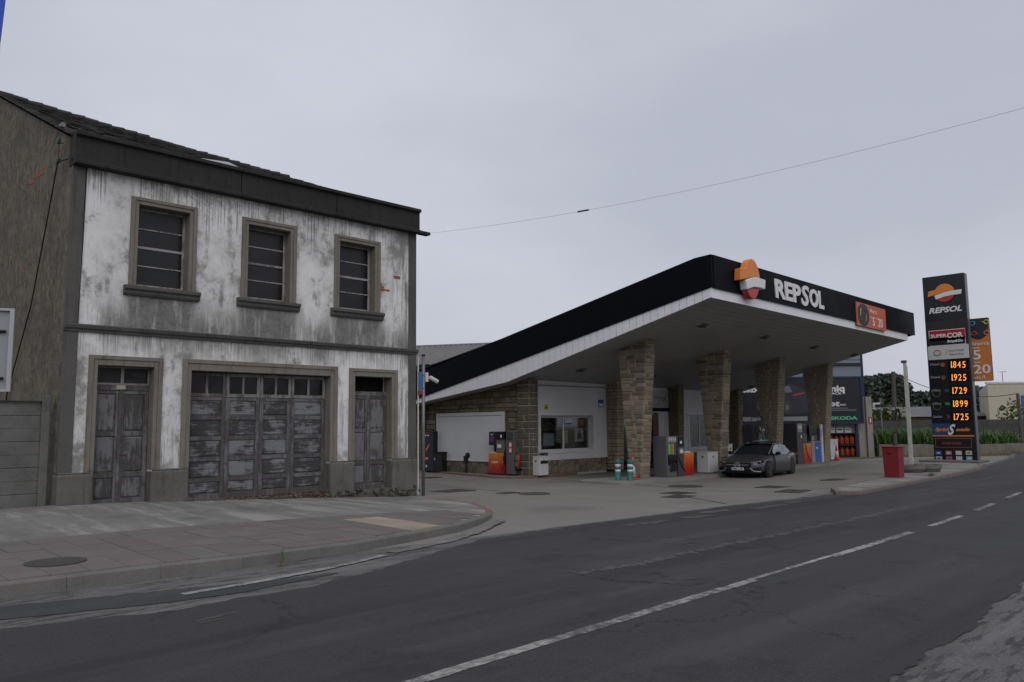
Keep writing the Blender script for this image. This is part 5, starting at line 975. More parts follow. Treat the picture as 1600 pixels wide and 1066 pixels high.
# roof rack and bicycle
def bike():
    T = lthing('road_bicycle', 'black bicycle standing upright on the car roof rack', 'bicycle'); Mk = simple('bike_black', (.02, .02, .021), .4); Mt = simple('bike_tyre', (.03, .024, .02), .8)
    for x in (-.5, .5):
        w = MB(); w.tube([(x+.335*math.cos(R(a)), 0, .34+.335*math.sin(R(a))) for a in range(0, 360, 12)], .018, 6, closed=True); w = w.build('wheel', Mt, T); s = MB()
        for a in range(0, 360, 24): s.tube([(x, 0, .34), (x+.325*math.cos(R(a)), 0, .34+.325*math.sin(R(a)))], .0035, 4)
        s.tube([(x, -.04, .34), (x, .04, .34)], .02, 8); s.build('spokes', Mk, w)
    f = MB(); bb = (.05, 0, .30); st = (.18, 0, .80); hd = (-.33, 0, .80); hd2 = (-.36, 0, .66); rr = (.5, 0, .34)
    for a, c, r_ in ((bb, st, .017), (st, hd, .017), (bb, hd2, .02), (hd, hd2, .02)): f.tube([a, c], r_, 7)
    for s in (-.05, .05): f.tube([(.05, s*.6, .30), (.5, s, .34)], .010, 5); f.tube([(.17, s*.4, .78), (.5, s, .34)], .009, 5); f.tube([(-.365, s*.8, .66), (-.42, s, .5), (-.5, s, .34)], .012, 5)
    f.build('frame', Mk, T); MB().tube([st, (.20, 0, .93)], .013, 6).build('seat_post', Mk, T); MB().hexa([(.08, -.02, .93), (.08, .02, .93), (.33, .07, .93), (.33, -.07, .93)], [(.08, -.015, .96), (.08, .015, .96), (.33, .06, .97), (.33, -.06, .97)]).build('saddle', Mk, T, bevel=.01)
    h = MB(); h.tube([hd, (-.32, 0, .88), (-.38, 0, .92)], .014, 6); h.tube([(-.38, -.21, .92), (-.38, .21, .92)], .013, 6)
    for s in (-.21, .21): h.tube([(-.38, s, .92), (-.47, s, .92), (-.49, s, .86), (-.44, s, .80), (-.38, s, .79)], .013, 6)
    h.build('handlebar', Mk, T); MB().lathe([(.03, -.01), (.09, 0), (.03, .01)], 18, (0, 0, 0), 0, Matrix.Translation((.05, -.05, .30)) @ Matrix.Rotation(R(90), 4, 'X')).build('crankset', Mk, T); return T
RK = lthing('roof_rack', 'black roof bars and cycle tray on the grey car', 'roof rack')
for x in (-.02, .78):
    z = 1.475 if x < .5 else 1.45; MB().tube([(x, -.56, z), (x, .56, z)], .018, 8).build('cross_bar', M_rub, RK)
    for s in (-.56, .56): MB().tube([(x, s, z-.1), (x, s, z)], .028, 8).build('foot', M_rub, RK)
MB().box(-.45, 1.1, .02, .10, 1.50, 1.52).build('cycle_tray', M_silver, RK)
RK.location = CAR.location; RK.rotation_euler = CAR.rotation_euler; RK.scale = CAR.scale
BK = bike(); BK.location = Matrix.Translation(CAR.location) @ (Matrix.Rotation(CAR_A, 4, 'Z') @ Vector((.35*.94, .06*.94, 1.505*.87))); BK.rotation_euler = (R(4), 0, CAR_A)
# ================================================================ PRICE PYLON AND ISLAND
PX = 38.60
def py_(x, y, X=PX): p = atX(x, y, X); return p.y, p.z
PN = thing('price_pylon', (38.8, 11.3, -.36), 'tall black fuel price pylon with lit orange prices beside the road', 'price sign')
M_pyl = gloss('pylon_black', (.010, .011, .016), .3); M_pside = gloss('pylon_side', (.09, .10, .095), .4)
YR, YL, ZT = 10.44, 12.17, 8.0
MB().box(PX, 38.98, YR, YL, -.28, ZT).build('body', M_pyl, PN, bevel=.012); MB().box(PX+.03, 38.96, YR-.02, YR-.001, -.27, ZT-.03).build('side_panel', M_pside, PN)
MB().box(37.9, 39.5, 10.2, 12.6, -.37, -.275).build('plinth', M_mortar, PN, bevel=.02)
def panel(name, mat, x0, y0, x1, y1, parent, out=.012, X=PX):
    (ya, za), (yb_, zb_) = py_(x0, y0, X), py_(x1, y1, X); return MB().box(X-out, X-out+.01, yb_, ya, zb_, za).build(name, mat, parent)
def ptext(s, x, y, hpx, mat, wpx=None, parent=None, shear=0., bold=0., X=PX, out=.014, name='lettering'):
    p = atX(x, y, X); h = abs(atX(x, y-hpx, X).z-p.z); w = abs(atX(x+wpx, y, X).y-p.y) if wpx else None
    return text(name, s, h, mat, parent or PN, (X-out-.004, p.y, p.z), (0, -1, 0), (0, 0, 1), .004, bold, shear, width=w)
c = atX(1476, 458, PX); emblem(PN, Matrix(((0, 0, -1, PX-.005), (-1, 0, 0, c.y), (0, 1, 0, c.z), (0, 0, 0, 1))) @ Matrix.Rotation(R(3), 4, 'Z'), .83, .05)
ptext('REPSOL', 1451.5, 490.5, 8, M_letter, 52, None, .25, .012)
panel('panel_joint', M_gap, 1446, 504, 1513, 513, PN, .006)
panel('shop_box', M_letter, 1451, 517.5, 1509.5, 537.5, PN, .011); panel('shop_red', gloss('sign_deep_red', (.30, .012, .018), .4), 1452, 518.3, 1508.6, 529.5, PN, .016); panel('shop_black', M_pyl, 1452, 529.7, 1508.6, 536.7, PN, .016)
ptext('SUPER', 1454.5, 528.5, 5, M_letter, 25, None, 0, .006, out=.022); ptext('COR', 1480, 528, 7.2, M_letter, 25, None, 0, .01, out=.022); ptext('Stop&Go', 1480, 535.3, 3.6, M_letter, 25, None, .2, .006, out=.022)
panel('ev_panel', gloss('ev_white', (.48, .48, .47), .45), 1449.5, 542, 1515, 559, PN, .012)
for a0, a1, m in ((0, 180, gloss('ev_orange', (.45, .13, .05), .5)), (190, 350, gloss('ev_teal', (.03, .2, .2), .5))):
    cc = atX(1465, 551.5, PX); b = MB(); b.tube([(PX-.02, cc.y-.15*math.cos(R(a)), cc.z+.12*math.sin(R(a))) for a in range(a0, a1+1, 15)], .018, 5); b.build('ev_mark', m, PN)
M_gtext = gloss('sign_grey_text', (.2, .2, .2), .5); ptext('movilidad', 1482, 549.8, 3.6, M_gtext, 24, out=.014); ptext('eléctrica', 1483, 555.5, 3.6, M_gtext, 23, out=.014); cc = atX(1479, 551, PX); MB().tube([(PX-.018, cc.y+.03, cc.z-.12), (PX-.018, cc.y-.03, cc.z+.14)], .008, 4).build('ev_slash', M_gtext, PN)
M_led = emit('led_orange', (1, .33, .04), 1.35); M_gl = gloss('grade_text', (.22, .22, .22), .5)
for s, yy, lab, k in (('1845', 570, 'Diesel', 0), ('1925', 590, 'Diesel', 1), ('1729', 610.5, 'efitec', 2), ('1899', 631, 'efitec', 3), ('1725', 651.5, 'Gasóleo', 4)):
    dx = k*1.15; x = 1484+dx; disp = panel('price_display', M_screen, 1481+dx, yy-8, 1514+dx*.9, yy+7, PN, .012)
    for j, ch in enumerate(s): ptext(ch, x+(0 if j == 0 else 5.2+7.1*(j-1)), yy+4.9, 10.2, M_led, 1.6 if ch == '1' else 5.0, disp, .06, .0, out=.014, name='price_digit')
    dp = atX(x+3.3, yy+4.6, PX); MB().box(PX-.02, PX-.013, dp.y-.028, dp.y+.028, dp.z-.005, dp.z+.05).build('decimal_point', M_led, disp)
    ptext(lab, 1453.5+dx, yy+1.5, 3.6, M_gl, 14, None, 0, .004)
    cc = atX(1475+dx, yy, PX)
    if k in (0, 1):
        MB().lathe([(.0, 0), (.10, 0), (.10, .008)], 18, (0, 0, 0), 0, Matrix.Translation((PX-.012, cc.y+.05, cc.z)) @ Matrix.Rotation(R(-90), 4, 'Y')).build('grade_disc', gloss('disc_brown', (.25, .08, .03) if k == 0 else (.12, .07, .03), .4), PN)
    elif k in (2, 3):
        cc = atX(1461+dx, yy+4, PX); b = MB(); b.tube([(PX-.016, cc.y+.16*math.cos(R(a)), cc.z+.16*math.sin(R(a))) for a in range(0, 360, 24)], .014, 5, closed=True); b.build('grade_ring', gloss('ring_%d' % k, (.10, .12, .05), .5), PN); ptext('95' if k == 2 else '98', 1473.5+dx, yy+2.5, 4.5, gloss('num_%d' % k, (.02, .10, .11) if k == 2 else (.03, .28, .06), .5), 7.5, None, 0, .006)
    else: ptext('B', 1475.5+dx, yy+2, 5, gloss('num_b', (.3, .02, .02), .5), 4, None, 0, .006)
panel('wash_blue', gloss('wash_navy', (.015, .055, .16), .4), 1456, 662, 1486, 680, PN, .012); panel('wash_black', M_pyl, 1486.2, 662, 1522, 680, PN, .011); panel('wash_line', M_orange, 1457, 680.2, 1522.5, 682.2, PN, .014)
ptext('Sprint', 1461.5, 673.5, 5, M_orange, 22, None, .3, .01, out=.016); ptext('avado', 1494, 673.5, 5, M_orange, 22, None, .3, .01, out=.016); ptext('S', 1481, 679, 15.5, M_letter, 12.5, None, .45, .02, out=.026)
panel('hours_frame', gloss('hours_orange', (.22, .08, .035), .5), 1461, 684.5, 1519, 700, PN, .010); panel('hours_black', M_pyl, 1462, 685.5, 1518.2, 699, PN, .0135); ptext('07:00-23:00', 1472, 694.3, 3.6, gloss('hours_text', (.2, .07, .05), .5), 30, None, 0, .003, out=.018)
CC = [[(.02, .09, .28), (.35, .12, .13), (.42, .42, .4), (.45, .42, .38)], [(.38, .38, .42), (.12, .14, .22), (.44, .45, .45), (.12, .32, .5)]]
for r_ in range(2):
    for k in range(4):
        x = 1461.5+15.8*k+r_*.8; y = 704.5+8.6*r_; cp = panel('card_logo', gloss('card_%d%d' % (r_, k), CC[r_][k], .4), x, y, x+10, y+6.6, PN, .012)
        panel('card_mark', gloss('card_mark_%d%d' % (r_, k), [(.4, .42, .45), (.5, .48, .5), (.5, .5, .5), (.45, .12, .03), (.03, .05, .2), (.4, .05, .04), (.5, .5, .5), (.5, .52, .55)][r_*4+k], .4), x+2.4, y+2, x+7.4, y+4.6, cp, .016)
OS = thing('savings_sign', (38.9, 10, 3), 'tall orange savings sign fixed behind the price pylon', 'sign'); XO = 39.05
(ya, za), (yb_, zb_) = py_(1510, 499, XO), py_(1551, 595, XO)
MB().box(XO, XO+.1, yb_, ya, zb_, za).build('board', gloss('sign_orange', (.50, .16, .035), .4), OS, bevel=.01); MB().box(XO+.02, XO+.08, yb_-.03, yb_-.001, zb_+.02, za-.02).build('edge', M_pside, OS); MB().box(XO-.15, XO+.0, 10.45, 10.6, 4, 4.2).build('bracket', M_galv, OS)
cy, cz = py_(1531, 512, XO); pts = [(ya-.01, za-.01)]+[(lerp(ya-.01, yb_+.01, k/12), cz-.28-.25*math.sin(math.pi*k/12)) for k in range(13)]+[(yb_+.01, za-.01)]
MB().add([(XO-.006, a, z) for a, z in pts], [tuple(range(len(pts)))]).build('navy_field', M_navy, OS)
for q, cc_ in ((30, (.5, .4, .08)), (120, (.05, .25, .4)), (210, (.42, .06, .04)), (300, (.5, .2, .05))):
    b = MB(); b.tube([(XO-.012, cy-.3*math.cos(R(q+k)), cz+.28*math.sin(R(q+k))) for k in (0, 15, 30, 45)], .012, 5); b.build('ring_arc', simple('arc_tint_%d' % q, cc_, .5), OS)
for (ix, iy), cc_ in (((1519.5, 505.5), (.08, .3, .45)), ((1541, 503), (.55, .48, .1)), ((1522, 521), (.45, .06, .03)), ((1541.5, 520), (.55, .2, .05))):
    q = py_(ix, iy, XO); b = MB(); b.tube([(XO-.012, q[0]+.10*math.cos(R(a)), q[1]+.085*math.sin(R(a))) for a in range(0, 360, 45)], .018, 5, closed=True); b.build('icon', simple('icon_tint_%d' % ix, cc_, .5), OS)
for s, x, y, h, w in (('Ahorra', 1517.5, 540.5, 5.5, 28), ('Desde', 1518, 545.5, 2.6, 12), ('5', 1520, 562, 14.5, 12), ('Hasta', 1520, 568, 2.6, 12), ('20', 1521, 584, 13.5, 27), ('cts./l', 1522, 592.5, 5, 17)): ptext(s, x, y, h, M_letter, w, OS, 0, .008 if h > 6 else .002, XO, .008)
RB = thing('red_box', (27, 9.75, -.36), 'red metal cabinet standing on the kerbed island by the road', 'cabinet'); Mrb = simple('red_cabinet_paint', (.17, .013, .018), .5, 0, .15, 2)
MB().hexa([(26.74, 9.50, -.36), (27.18, 9.50, -.36), (27.18, 9.96, -.36), (26.74, 9.96, -.36)], [(26.72, 9.48, .60), (27.20, 9.48, .60), (27.20, 9.99, .60), (26.72, 9.99, .60)]).build('body', Mrb, RB, bevel=.01); MB().box(26.70, 27.22, 9.46, 10.01, .602, .64).build('lid', Mrb, RB, bevel=.008); MB().box(26.712, 26.722, 9.7, 9.85, .40, .43).build('slot', M_rub, RB)
q = atZ(1401, 736, -.36); DP = MB().tube([(q.x, q.y, -.36), (q.x, q.y, 1.0)], .085, 12).build('dark_bollard', M_pdark); tag(DP, 'dark grey cylindrical post behind the red cabinet', 'post')
q = atZ(1425, 735, -.36); top = atY(1418, 568, q.y)
WP = thing('white_post', (q.x, q.y, -.36), 'weathered white steel post on the kerbed island', 'post'); Mwp = simple('chipped_white_paint', (.42, .41, .38), .7, 0, .25, 5)
MB().box(q.x-.06, q.x-.025, q.y-.055, q.y+.055, -.36, top.z).build('flange', Mwp, WP); MB().box(q.x+.025, q.x+.06, q.y-.055, q.y+.055, -.36, top.z-.1).build('flange', Mwp, WP); MB().box(q.x-.0245, q.x+.0245, q.y-.02, q.y+.02, -.36, top.z-.05).build('web', Mwp, WP); MB().box(q.x-.07, q.x+.05, q.y-.05, q.y+.12, top.z+.002, top.z+.1).build('cap', M_rust, WP)
for (x, y), lb in (((1424, 738), 'round concrete planter at the foot of the white post'), ((1450, 737), 'round concrete planter with weeds beside the white post')):
    q = atZ(x, y, -.36); T = thing('concrete_planter', (q.x, q.y, -.36), lb, 'planter'); MB().lathe([(.36, 0), (.40, .05), (.42, .10), (.46, .12), (.46, .26), (.40, .26), (.38, .18), (.01, .18)], 24, (q.x, q.y, -.36)).build('ring', M_mortar, T)
# ================================================================ FAR END: billboard, wall, gas bottles
UW = Vector((.74, -.67, 0)).normalized(); NW = Vector((.67, .74, 0)).normalized(); PW = Vector((47.15, 18.4, 0))
MW = Matrix(((UW.x, NW.x, 0, PW.x), (UW.y, NW.y, 0, PW.y), (0, 0, 1, 0), (0, 0, 0, 1)))
def atW(x, y, v=0.):
    dr = ray(x, y); o = PW+NW*v; t = (o-CP).dot(NW)/dr.dot(NW); p = CP+dr*t; return (p-o).dot(UW), p.z
def wbox(name, mat, u0, u1, v0, v1, z0, z1, parent=None, **k): return MB().box(u0, u1, v0, v1, z0, z1, 0, MW).build(name, mat, parent, **k)
def wl(u, v, z): return MW @ Vector((u, v, z))
M_yard = concrete('yard_wall', (.20, .185, .17), (.29, .27, .25), .4, 1, 0, True)
YWALL = thing('yard_wall', wl(-6, 0, -.58), 'pale concrete yard wall behind the billboard', 'wall')
for k in range(7): wbox('wall_panel', M_yard, -14+2*k+.01, -12+2*k-.01 if k < 6 else -.06, .0, .2, -.8, 2.9, YWALL)
wbox('dark_dado', simple('dark_grey_dado', (.035, .035, .037), .8), -14, -.5, -.03, -.002, -.7, .78, YWALL)
PIL = thing('concrete_pillar', wl(.1, 0, -.58), 'concrete gate pillar with red sign at the end of the yard wall', 'pillar'); wbox('shaft', M_yard, -.05, .30, -.15, .2, -.8, 2.9, PIL, bevel=.015); u, z = atW(1360, 657, -.17); wbox('red_sign', M_red, u-.1, u+.1, -.17, -.155, z-.2, z+.2, PIL); wbox('sign_print', M_letter, u-.03, u+.03, -.178, -.171, z-.12, z+.12, PIL)
BB = thing('billboard', wl(-3.7, -.35, -.58), 'wide dark car advertisement billboard on blue posts', 'billboard'); M_bb = gloss('billboard_print', (.010, .012, .018), .35); M_bbf = gloss('billboard_blue', (.010, .018, .05), .4)
BV = -.4; (u0, z1), (u1, z0) = (atW(1150, 590, BV)[0], atW(1348, 588, BV)[1]), atW(1350, 662, BV)
wbox('sheet', M_bb, u0+.1, u1-.1, BV, BV+.08, z0+.1, z1-.1, BB); b = MB()
for a in ((u0, u1, z1-.1, z1), (u0, u1, z0, z0+.1), (u0, u0+.1, z0+.1, z1-.1), (u1-.1, u1, z0+.1, z1-.1)): b.box(a[0], a[1], BV-.04, BV+.1, a[2], a[3], 0, MW)
b.build('frame', M_bbf, BB)
for x in (1172, 1230, 1341): u = atW(x, 680, BV)[0]; wbox('post', M_bbf, u-.07, u+.07, BV+.1, BV+.22, -.7, z1-.3, BB)
def btext(s, x, y, hpx, mat, wpx=None, bold=0., parent=BB):
    u, z = atW(x, y, BV); h = abs(atW(x, y-hpx, BV)[1]-z); w = abs(atW(x+wpx, y, BV)[0]-u) if wpx else None; return text('lettering', s, h, mat, parent, wl(u, BV-.012, z), UW, (0, 0, 1), .004, bold, width=w)
btext('Škoda', 1160, 613, 9, M_letter, 36, .02); btext('Kamiq', 1273, 612, 9.5, M_letter, 46, .02); btext('BLACK PACK', 1266, 615.5+.0, 4.0, M_letter, 49, .004) if False else btext('BLACK PACK', 1270, 616.8, 3.2, M_letter, 45, .004)
btext('230€', 1287, 635, 6, M_letter, 25, .012); btext('/MES*', 1312, 634, 2.6, M_letter, 10, .002); btext('SKODA', 1298, 656, 5, gloss('mint_green', (.10, .42, .24), .4), 42, .01)
M_print = gloss('print_grey', (.13, .13, .135), .5)
for y, x0, x1 in ((638, 1287, 1325), (641, 1287, 1338)): (ua, za), (ub, zb_) = atW(x0, y-.5, BV), atW(x1, y+.7, BV); wbox('small_print', M_print, ua, ub, BV-.008, BV-.002, zb_, za, BB)
(ua, za), (ub, zb_) = atW(1160, 652, BV), atW(1262, 657.5, BV); wbox('printed_strip', gloss('print_pale', (.20, .2, .205), .5), ua, ub, BV-.008, BV-.002, zb_, za, BB)
def bpoly(name, pts, mat, dv): q = [atW(x, y, BV) for x, y in pts]; MB().add([wl(u, BV-dv, z) for u, z in q], [tuple(range(len(q)))]).build(name, mat, BB)
bpoly('printed_car', [(1186, 645), (1184, 632), (1192, 622), (1206, 616), (1222, 602), (1236, 600), (1250, 606), (1262, 614), (1268, 630), (1266, 644), (1240, 648)], gloss('print_car', (.03, .032, .04), .3), .006); bpoly('printed_window', [(1212, 615), (1222, 605), (1233, 603), (1238, 613)], gloss('print_window', (.12, .14, .17), .3), .010); bpoly('printed_tail_light', [(1238, 617), (1256, 613), (1256, 615), (1242, 619)], M_red, .010)
for x, y in ((1230, 637), (1188, 634)): bpoly('printed_wheel', [(x+6*math.cos(R(a)), y+10*math.sin(R(a))) for a in range(0, 360, 20)], gloss('print_wheel', (.05, .05, .055), .3), .011); bpoly('printed_hub', [(x+2.5*math.cos(R(a)), y+4.5*math.sin(R(a))) for a in range(0, 360, 30)], M_print, .013)
# gas bottle cage
CG = thing('gas_bottle_cage', wl(-1.6, -.3, -.5), 'black two tier cage holding orange gas bottles', 'cage'); c0, c1 = -2.75, -.92
for u in (c0, c1): wbox('upright', M_rub, u-.03, u+.03, -.48, -.04, -.56, .80, CG)
for z in (-.56, .10, .78): wbox('deck', M_rub, c0, c1, -.48, -.04, z, z+.05, CG)
b = MB()
for k in range(1, 8): u = lerp(c0, c1, k/8); b.box(u-.006, u+.006, -.48, -.468, -.5, .78, 0, MW)
b.build('bars', M_rub, CG)
M_gas = simple('gas_bottle_orange', (.25, .035, .012), .55, 0, .3, 6); first = None
for tier, lb in ((-.51, 'orange gas bottle on the lower deck of the black cage'), (.15, 'orange gas bottle on the upper deck of the black cage')):
    first = None
    for k in range(6):
        p = wl(lerp(c0, c1, (k+.5)/6), -.26, tier)
        if first is None:
            first = lthing('gas_bottle', lb, 'gas bottle', 'orange gas bottles on the %s deck' % ('lower' if tier < 0 else 'upper')); MB().lathe([(.10, 0), (.135, .02), (.14, .08), (.14, .34), (.12, .42), (.05, .46)], 16).build('shell', M_gas, first, smooth=True); MB().lathe([(.075, .42), (.08, .52), (.07, .52), (.065, .43)], 14).build('collar', M_gas, first); first.location = p
        else: copy_tree(first).location = p
for x in (1293.5, 1306.5, 1319.5):
    (ua, za), (ub, zb_) = atW(x, 668.5, -.05), atW(x+11, 677, -.05); nb = wbox('price_notice', M_frame, ua, ub, -.06, -.035, zb_, za, None, bevel=.006); tag(nb, {1293.5: 'white framed notice above the gas cage beside the fourth stone pier', 1306.5: 'white framed notice with a dark heading above the gas cage', 1319.5: 'white framed notice above the gas cage beside the billboard post'}[x], 'notice', 'white notices above the cage'); wbox('notice_print', M_dark if x == 1306.5 else M_gtext, ua+.06, ub-.06, -.068, -.0615, zb_+.18, za-.07, nb)
# clad industrial building behind
IB = thing('clad_building', wl(-5, 5, -.6), 'blue grey panel clad building behind the billboard', 'building'); M_clad = gloss('blue_grey_cladding', (.16, .19, .235), .35, .2, .5); IV = 4.0; ur = atW(1346, 570, IV)[0]; wbox('core', M_gap, -16, ur-.02, IV+.05, IV+10, -.8, 6.9, IB)
for i in range(9):
    for j in range(5):
        a = ur-.03-1.9*(i+1); wbox('cladding_panel', M_clad, a+.03, a+1.87, IV, IV+.05, -.8+1.55*j+.02, -.8+1.55*(j+1)-.02, IB)
wbox('corner_trim', M_bbf, ur-.05, ur+.08, IV-.03, IV+.3, -.8, 6.95, IB); wbox('ledge', M_gap, -16, ur-.06, IV-.12, IV-.001, 5.05, 5.2, IB)
# low wall, maize, dark block wall
LW = thing('low_wall', wl(8, -.4, -.6), 'low weathered concrete wall in front of the maize', 'wall'); M_low = concrete('low_wall_concrete', (.11, .10, .085), (.19, .17, .145), .6, 1.5, 0, True)
for k in range(12): wbox('wall_segment', M_low, .45+1.5*k+.006, .45+1.5*(k+1)-.006, -.4, -.2, -.9, .12+random.uniform(-.04, .05), LW)
BW = thing('block_wall', wl(10, 7, -.6), 'dark grey concrete block wall behind the maize', 'wall'); M_blk = concrete('dark_block', (.045, .043, .042), (.085, .082, .08), .4, 1.5, 0, True); wbox('mortar_core', M_gap, -2, 40, 7.03, 7.2, -.9, 1.5, BW)
for r_ in range(6):
    for k in range(-2, 34): u = -2+1.2*(k+2)+(.6 if r_ % 2 else 0); wbox('block', M_blk, u+.008, u+1.192, 7.0+random.uniform(0, .015), 7.2, -.88+.4*r_+.008, -.88+.4*(r_+1)-.008, BW)
def leafmat(name, lo, hi):
    b = NB(name, .6, 0, .3); n = b.noise(1.7, 5, .7); f = b.noise(20, 3, .7); b.col(b.ramp(b.math('ADD', b.math('MULTIPLY', n, .6), b.math('MULTIPLY', f, .4)), (.3, lo), (.7, hi))); b.b.inputs['Transmission Weight'].default_value = 0; return b.m
M_maize = leafmat('maize_leaf', (.035, .085, .018), (.085, .165, .035)); M_dry = leafmat('dry_grass', (.12, .095, .045), (.24, .19, .09)); M_weed = leafmat('weed_leaf', (.04, .075, .02), (.09, .14, .035)); M_pine = leafmat('pine_needles', (.034, .05, .04), (.072, .094, .072)); M_bush = leafmat('bush_leaf', (.045, .07, .015), (.11, .14, .035))
def blade(b, base, h, lean, w, mi=0, n=4):
    d = Vector((math.cos(lean[0]), math.sin(lean[0]), 0)); side = Vector((-d.y, d.x, 0)); vs = []
    for i in range(n+1): t = i/n; c = base+Vector((0, 0, h*(t-.35*lean[1]*t*t)))+d*(lean[1]*h*t*t*.8); ww = w*(1-t*.92)*.5*(1 if i else .7); vs += [c-side*ww, c+side*ww]
    b.add(vs, [(2*i, 2*i+1, 2*i+3, 2*i+2) for i in range(n)], mi)
b = MB()
for k in range(1500):
    u = random.uniform(.4, 9.3); vv = random.uniform(.1, 3.0); h = random.uniform(1.15, 1.75)*(1 if u < 7 else .75)
    for j in range(6): blade(b, wl(u+random.uniform(-.05, .05), vv, -.6+j*.16), h*random.uniform(.5, .85), (random.uniform(0, 6.28), random.uniform(.4, 1.1)), random.uniform(.05, .09))
tag(b.build('maize_patch', M_maize), 'dense green maize growing behind the low wall', 'maize', kind='stuff')
b = MB()
for k in range(5200):
    u = random.uniform(.3, 22); vv = random.uniform(-1.0, -.42) if random.random() < .7 else random.uniform(-.2, .1); hh = random.uniform(.08, .3)*(1+1.2*ss((u-5)/5)); blade(b, wl(u, vv, -.62), hh, (random.uniform(0, 6.28), random.uniform(.1, .9)), .02, 0, 2)
tag(b.build('dry_grass', M_dry), 'dry grass along the foot of the low wall', 'grass', kind='stuff')
struct(strip('verge', M_soil, fr(44, 75, 1), lambda X: 18.4-(X-47.15)*.905-.9 if X > 47.9 else 17.5, lambda X: 26, lambda X, Y: -.572, 6))
def cloud(b, c, rx, ry, rz, n, s, mi=0):
    for k in range(n):
        while True:
            p = Vector((random.uniform(-1, 1), random.uniform(-1, 1), random.uniform(-1, 1)))
            if .25 < p.length < 1: break
        q = c+Vector((p.x*rx, p.y*ry, p.z*rz)); a = Vector((random.gauss(0, 1), random.gauss(0, 1), random.gauss(0, 1))).normalized()*s*random.uniform(.6, 1.4); e = a.cross(Vector((random.gauss(0, 1), random.gauss(0, 1), random.gauss(0, 1)))).normalized()*s*random.uniform(.4, 1.)
        b.add([q-a-e*.3, q+e, q+a, q-e], [(0, 1, 2, 3)], mi)
def bush(px, py, v, r_, label, mat, n=260):
    u, z = atW(px, py, v); T = thing('bush', wl(u, v, -.6), label, 'bush'); b = MB(); cloud(b, wl(u, v, z-r_*.6), r_, r_, r_*1.1, n, r_*.13); b.build('foliage', mat, T); b = MB()
    for k in range(4): b.tube([wl(u, v, -.6), wl(u+random.uniform(-.5, .5)*r_, v, z-r_)], .04, 5)
    b.build('stems', M_rust, T)
bush(1393, 640, 11, 1.1, 'yellow green bush above the block wall beside the wooden pole', M_bush); bush(1368, 642, 12, 1.2, 'yellow green bush above the block wall beside the gate pillar', M_bush); bush(1577, 688, 1.2, .8, 'dark low bush at the end of the maize', M_weed); bush(1588, 636, 9, 1.3, 'green bush against the cream warehouse', M_bush)
# wooded hillside far behind
b = MB(); tr = MB()
def tree(px, ytop, v, wide=1.):
    u, zt_ = atW(px, ytop, v); base = -.6; hgt = zt_-base; c = wl(u, v, 0)
    tr.tube([(c.x, c.y, base), (c.x+random.uniform(-.3, .3), c.y, base+hgt*.5), (c.x, c.y, base+hgt*.9)], [.22, .15, .05], 6)
    for k in range(9):
        t = .3+.7*k/9; rr = wide*(1.9*(1-t)+.45)*random.uniform(.8, 1.2); o = Vector((random.uniform(-.6, .6)*rr, random.uniform(-.6, .6)*rr, base+hgt*t)); cloud(b, Vector((c.x+o.x, c.y+o.y, o.z)), rr, rr, rr*.75, 60, .34)
for k in range(95):
    x = random.uniform(1325, 1462); yt = pw([(1325, 579), (1352, 582), (1375, 578), (1405, 580), (1416, 590), (1424, 612), (1440, 606), (1462, 614)], x); tree(x, yt+abs(random.gauss(0, 7)), random.uniform(80, 112))
for k in range(34): x = random.uniform(1490, 1555); tree(x, pw([(1490, 612), (1525, 600), (1535, 602), (1555, 615)], x)+abs(random.gauss(0, 7)), random.uniform(85, 112))
for k in range(40): x = random.uniform(1560, 1900); tree(x, 622+abs(random.gauss(0, 7)), random.uniform(100, 120))
wood_ = tag(b.build('far_wood', M_pine), 'dark wooded hillside beyond the block wall', 'wood', kind='stuff'); tr.build('trunks', M_rust, wood_)
# far sheds
def far(name, label, v, x0, x1, ytop, mat, roofmat=None, ridge=None, depth=14, cat='building'):
    (ua, zt_), (ub, _) = atW(x0, ytop, v), atW(x1, ytop, v); T = thing(name, wl((ua+ub)/2, v, -.6), label, cat); A_, B_ = wl(ua, v, 0), wl(ub, v, 0); rd = (A_-CP); rd.z = 0; D_ = A_+rd.normalized()*depth+UW*-1.2; C_ = wl(ub, v+depth, 0); MB().prism([(A_.x, A_.y), (B_.x, B_.y), (C_.x, C_.y), (D_.x, D_.y)], 'z', -.9, zt_).build('wall', mat, T)
    if roofmat: zr = atW(x0, ridge, v+depth/2)[1]; MB().add([wl(ua-.3, v-.4, zt_-.05), wl(ub+.3, v-.4, zt_-.05), wl(ub+.3, v+depth/2, zr), wl(ua-.3, v+depth/2, zr), wl(ub+.3, v+depth+.4, zt_), wl(ua-.3, v+depth+.4, zt_)], [(0, 1, 2, 3), (3, 2, 4, 5)]).build('roof', roofmat, T)
    return T, ua, ub, zt_
M_fib = concrete('fibre_cement_roof', (.10, .10, .105), (.16, .16, .165), .4, 1); M_cream = gloss('cream_cladding', (.40, .365, .29), .6, .06, .3); M_brickw = simple('brown_wall', (.09, .055, .045), .9)
far('grey_shed', 'low shed with long grey roof beyond the block wall', 45, 1404, 1548, 651, M_brickw, M_fib, 636)
T, ua, ub, zt_ = far('cream_warehouse', 'cream clad warehouse beyond the block wall', 38, 1542, 1760, 600, M_cream, None, None, 25)
for k in range(20):
    u = lerp(ua, ub, k/20); wbox('cladding_sheet', M_cream, u+.003, lerp(ua, ub, (k+1)/20)-.003, 37.95, 37.999, -.8, zt_-.1, T)
wbox('parapet', M_frame, ua-.1, ub, 37.9, 38.2, zt_+.001, zt_+.2, T)
u, z = atW(1600, 615, 37.9); wbox('louvred_window', M_blue, u-.35, u+1.5, 37.88, 37.94, z-2.9, z-.2, T)
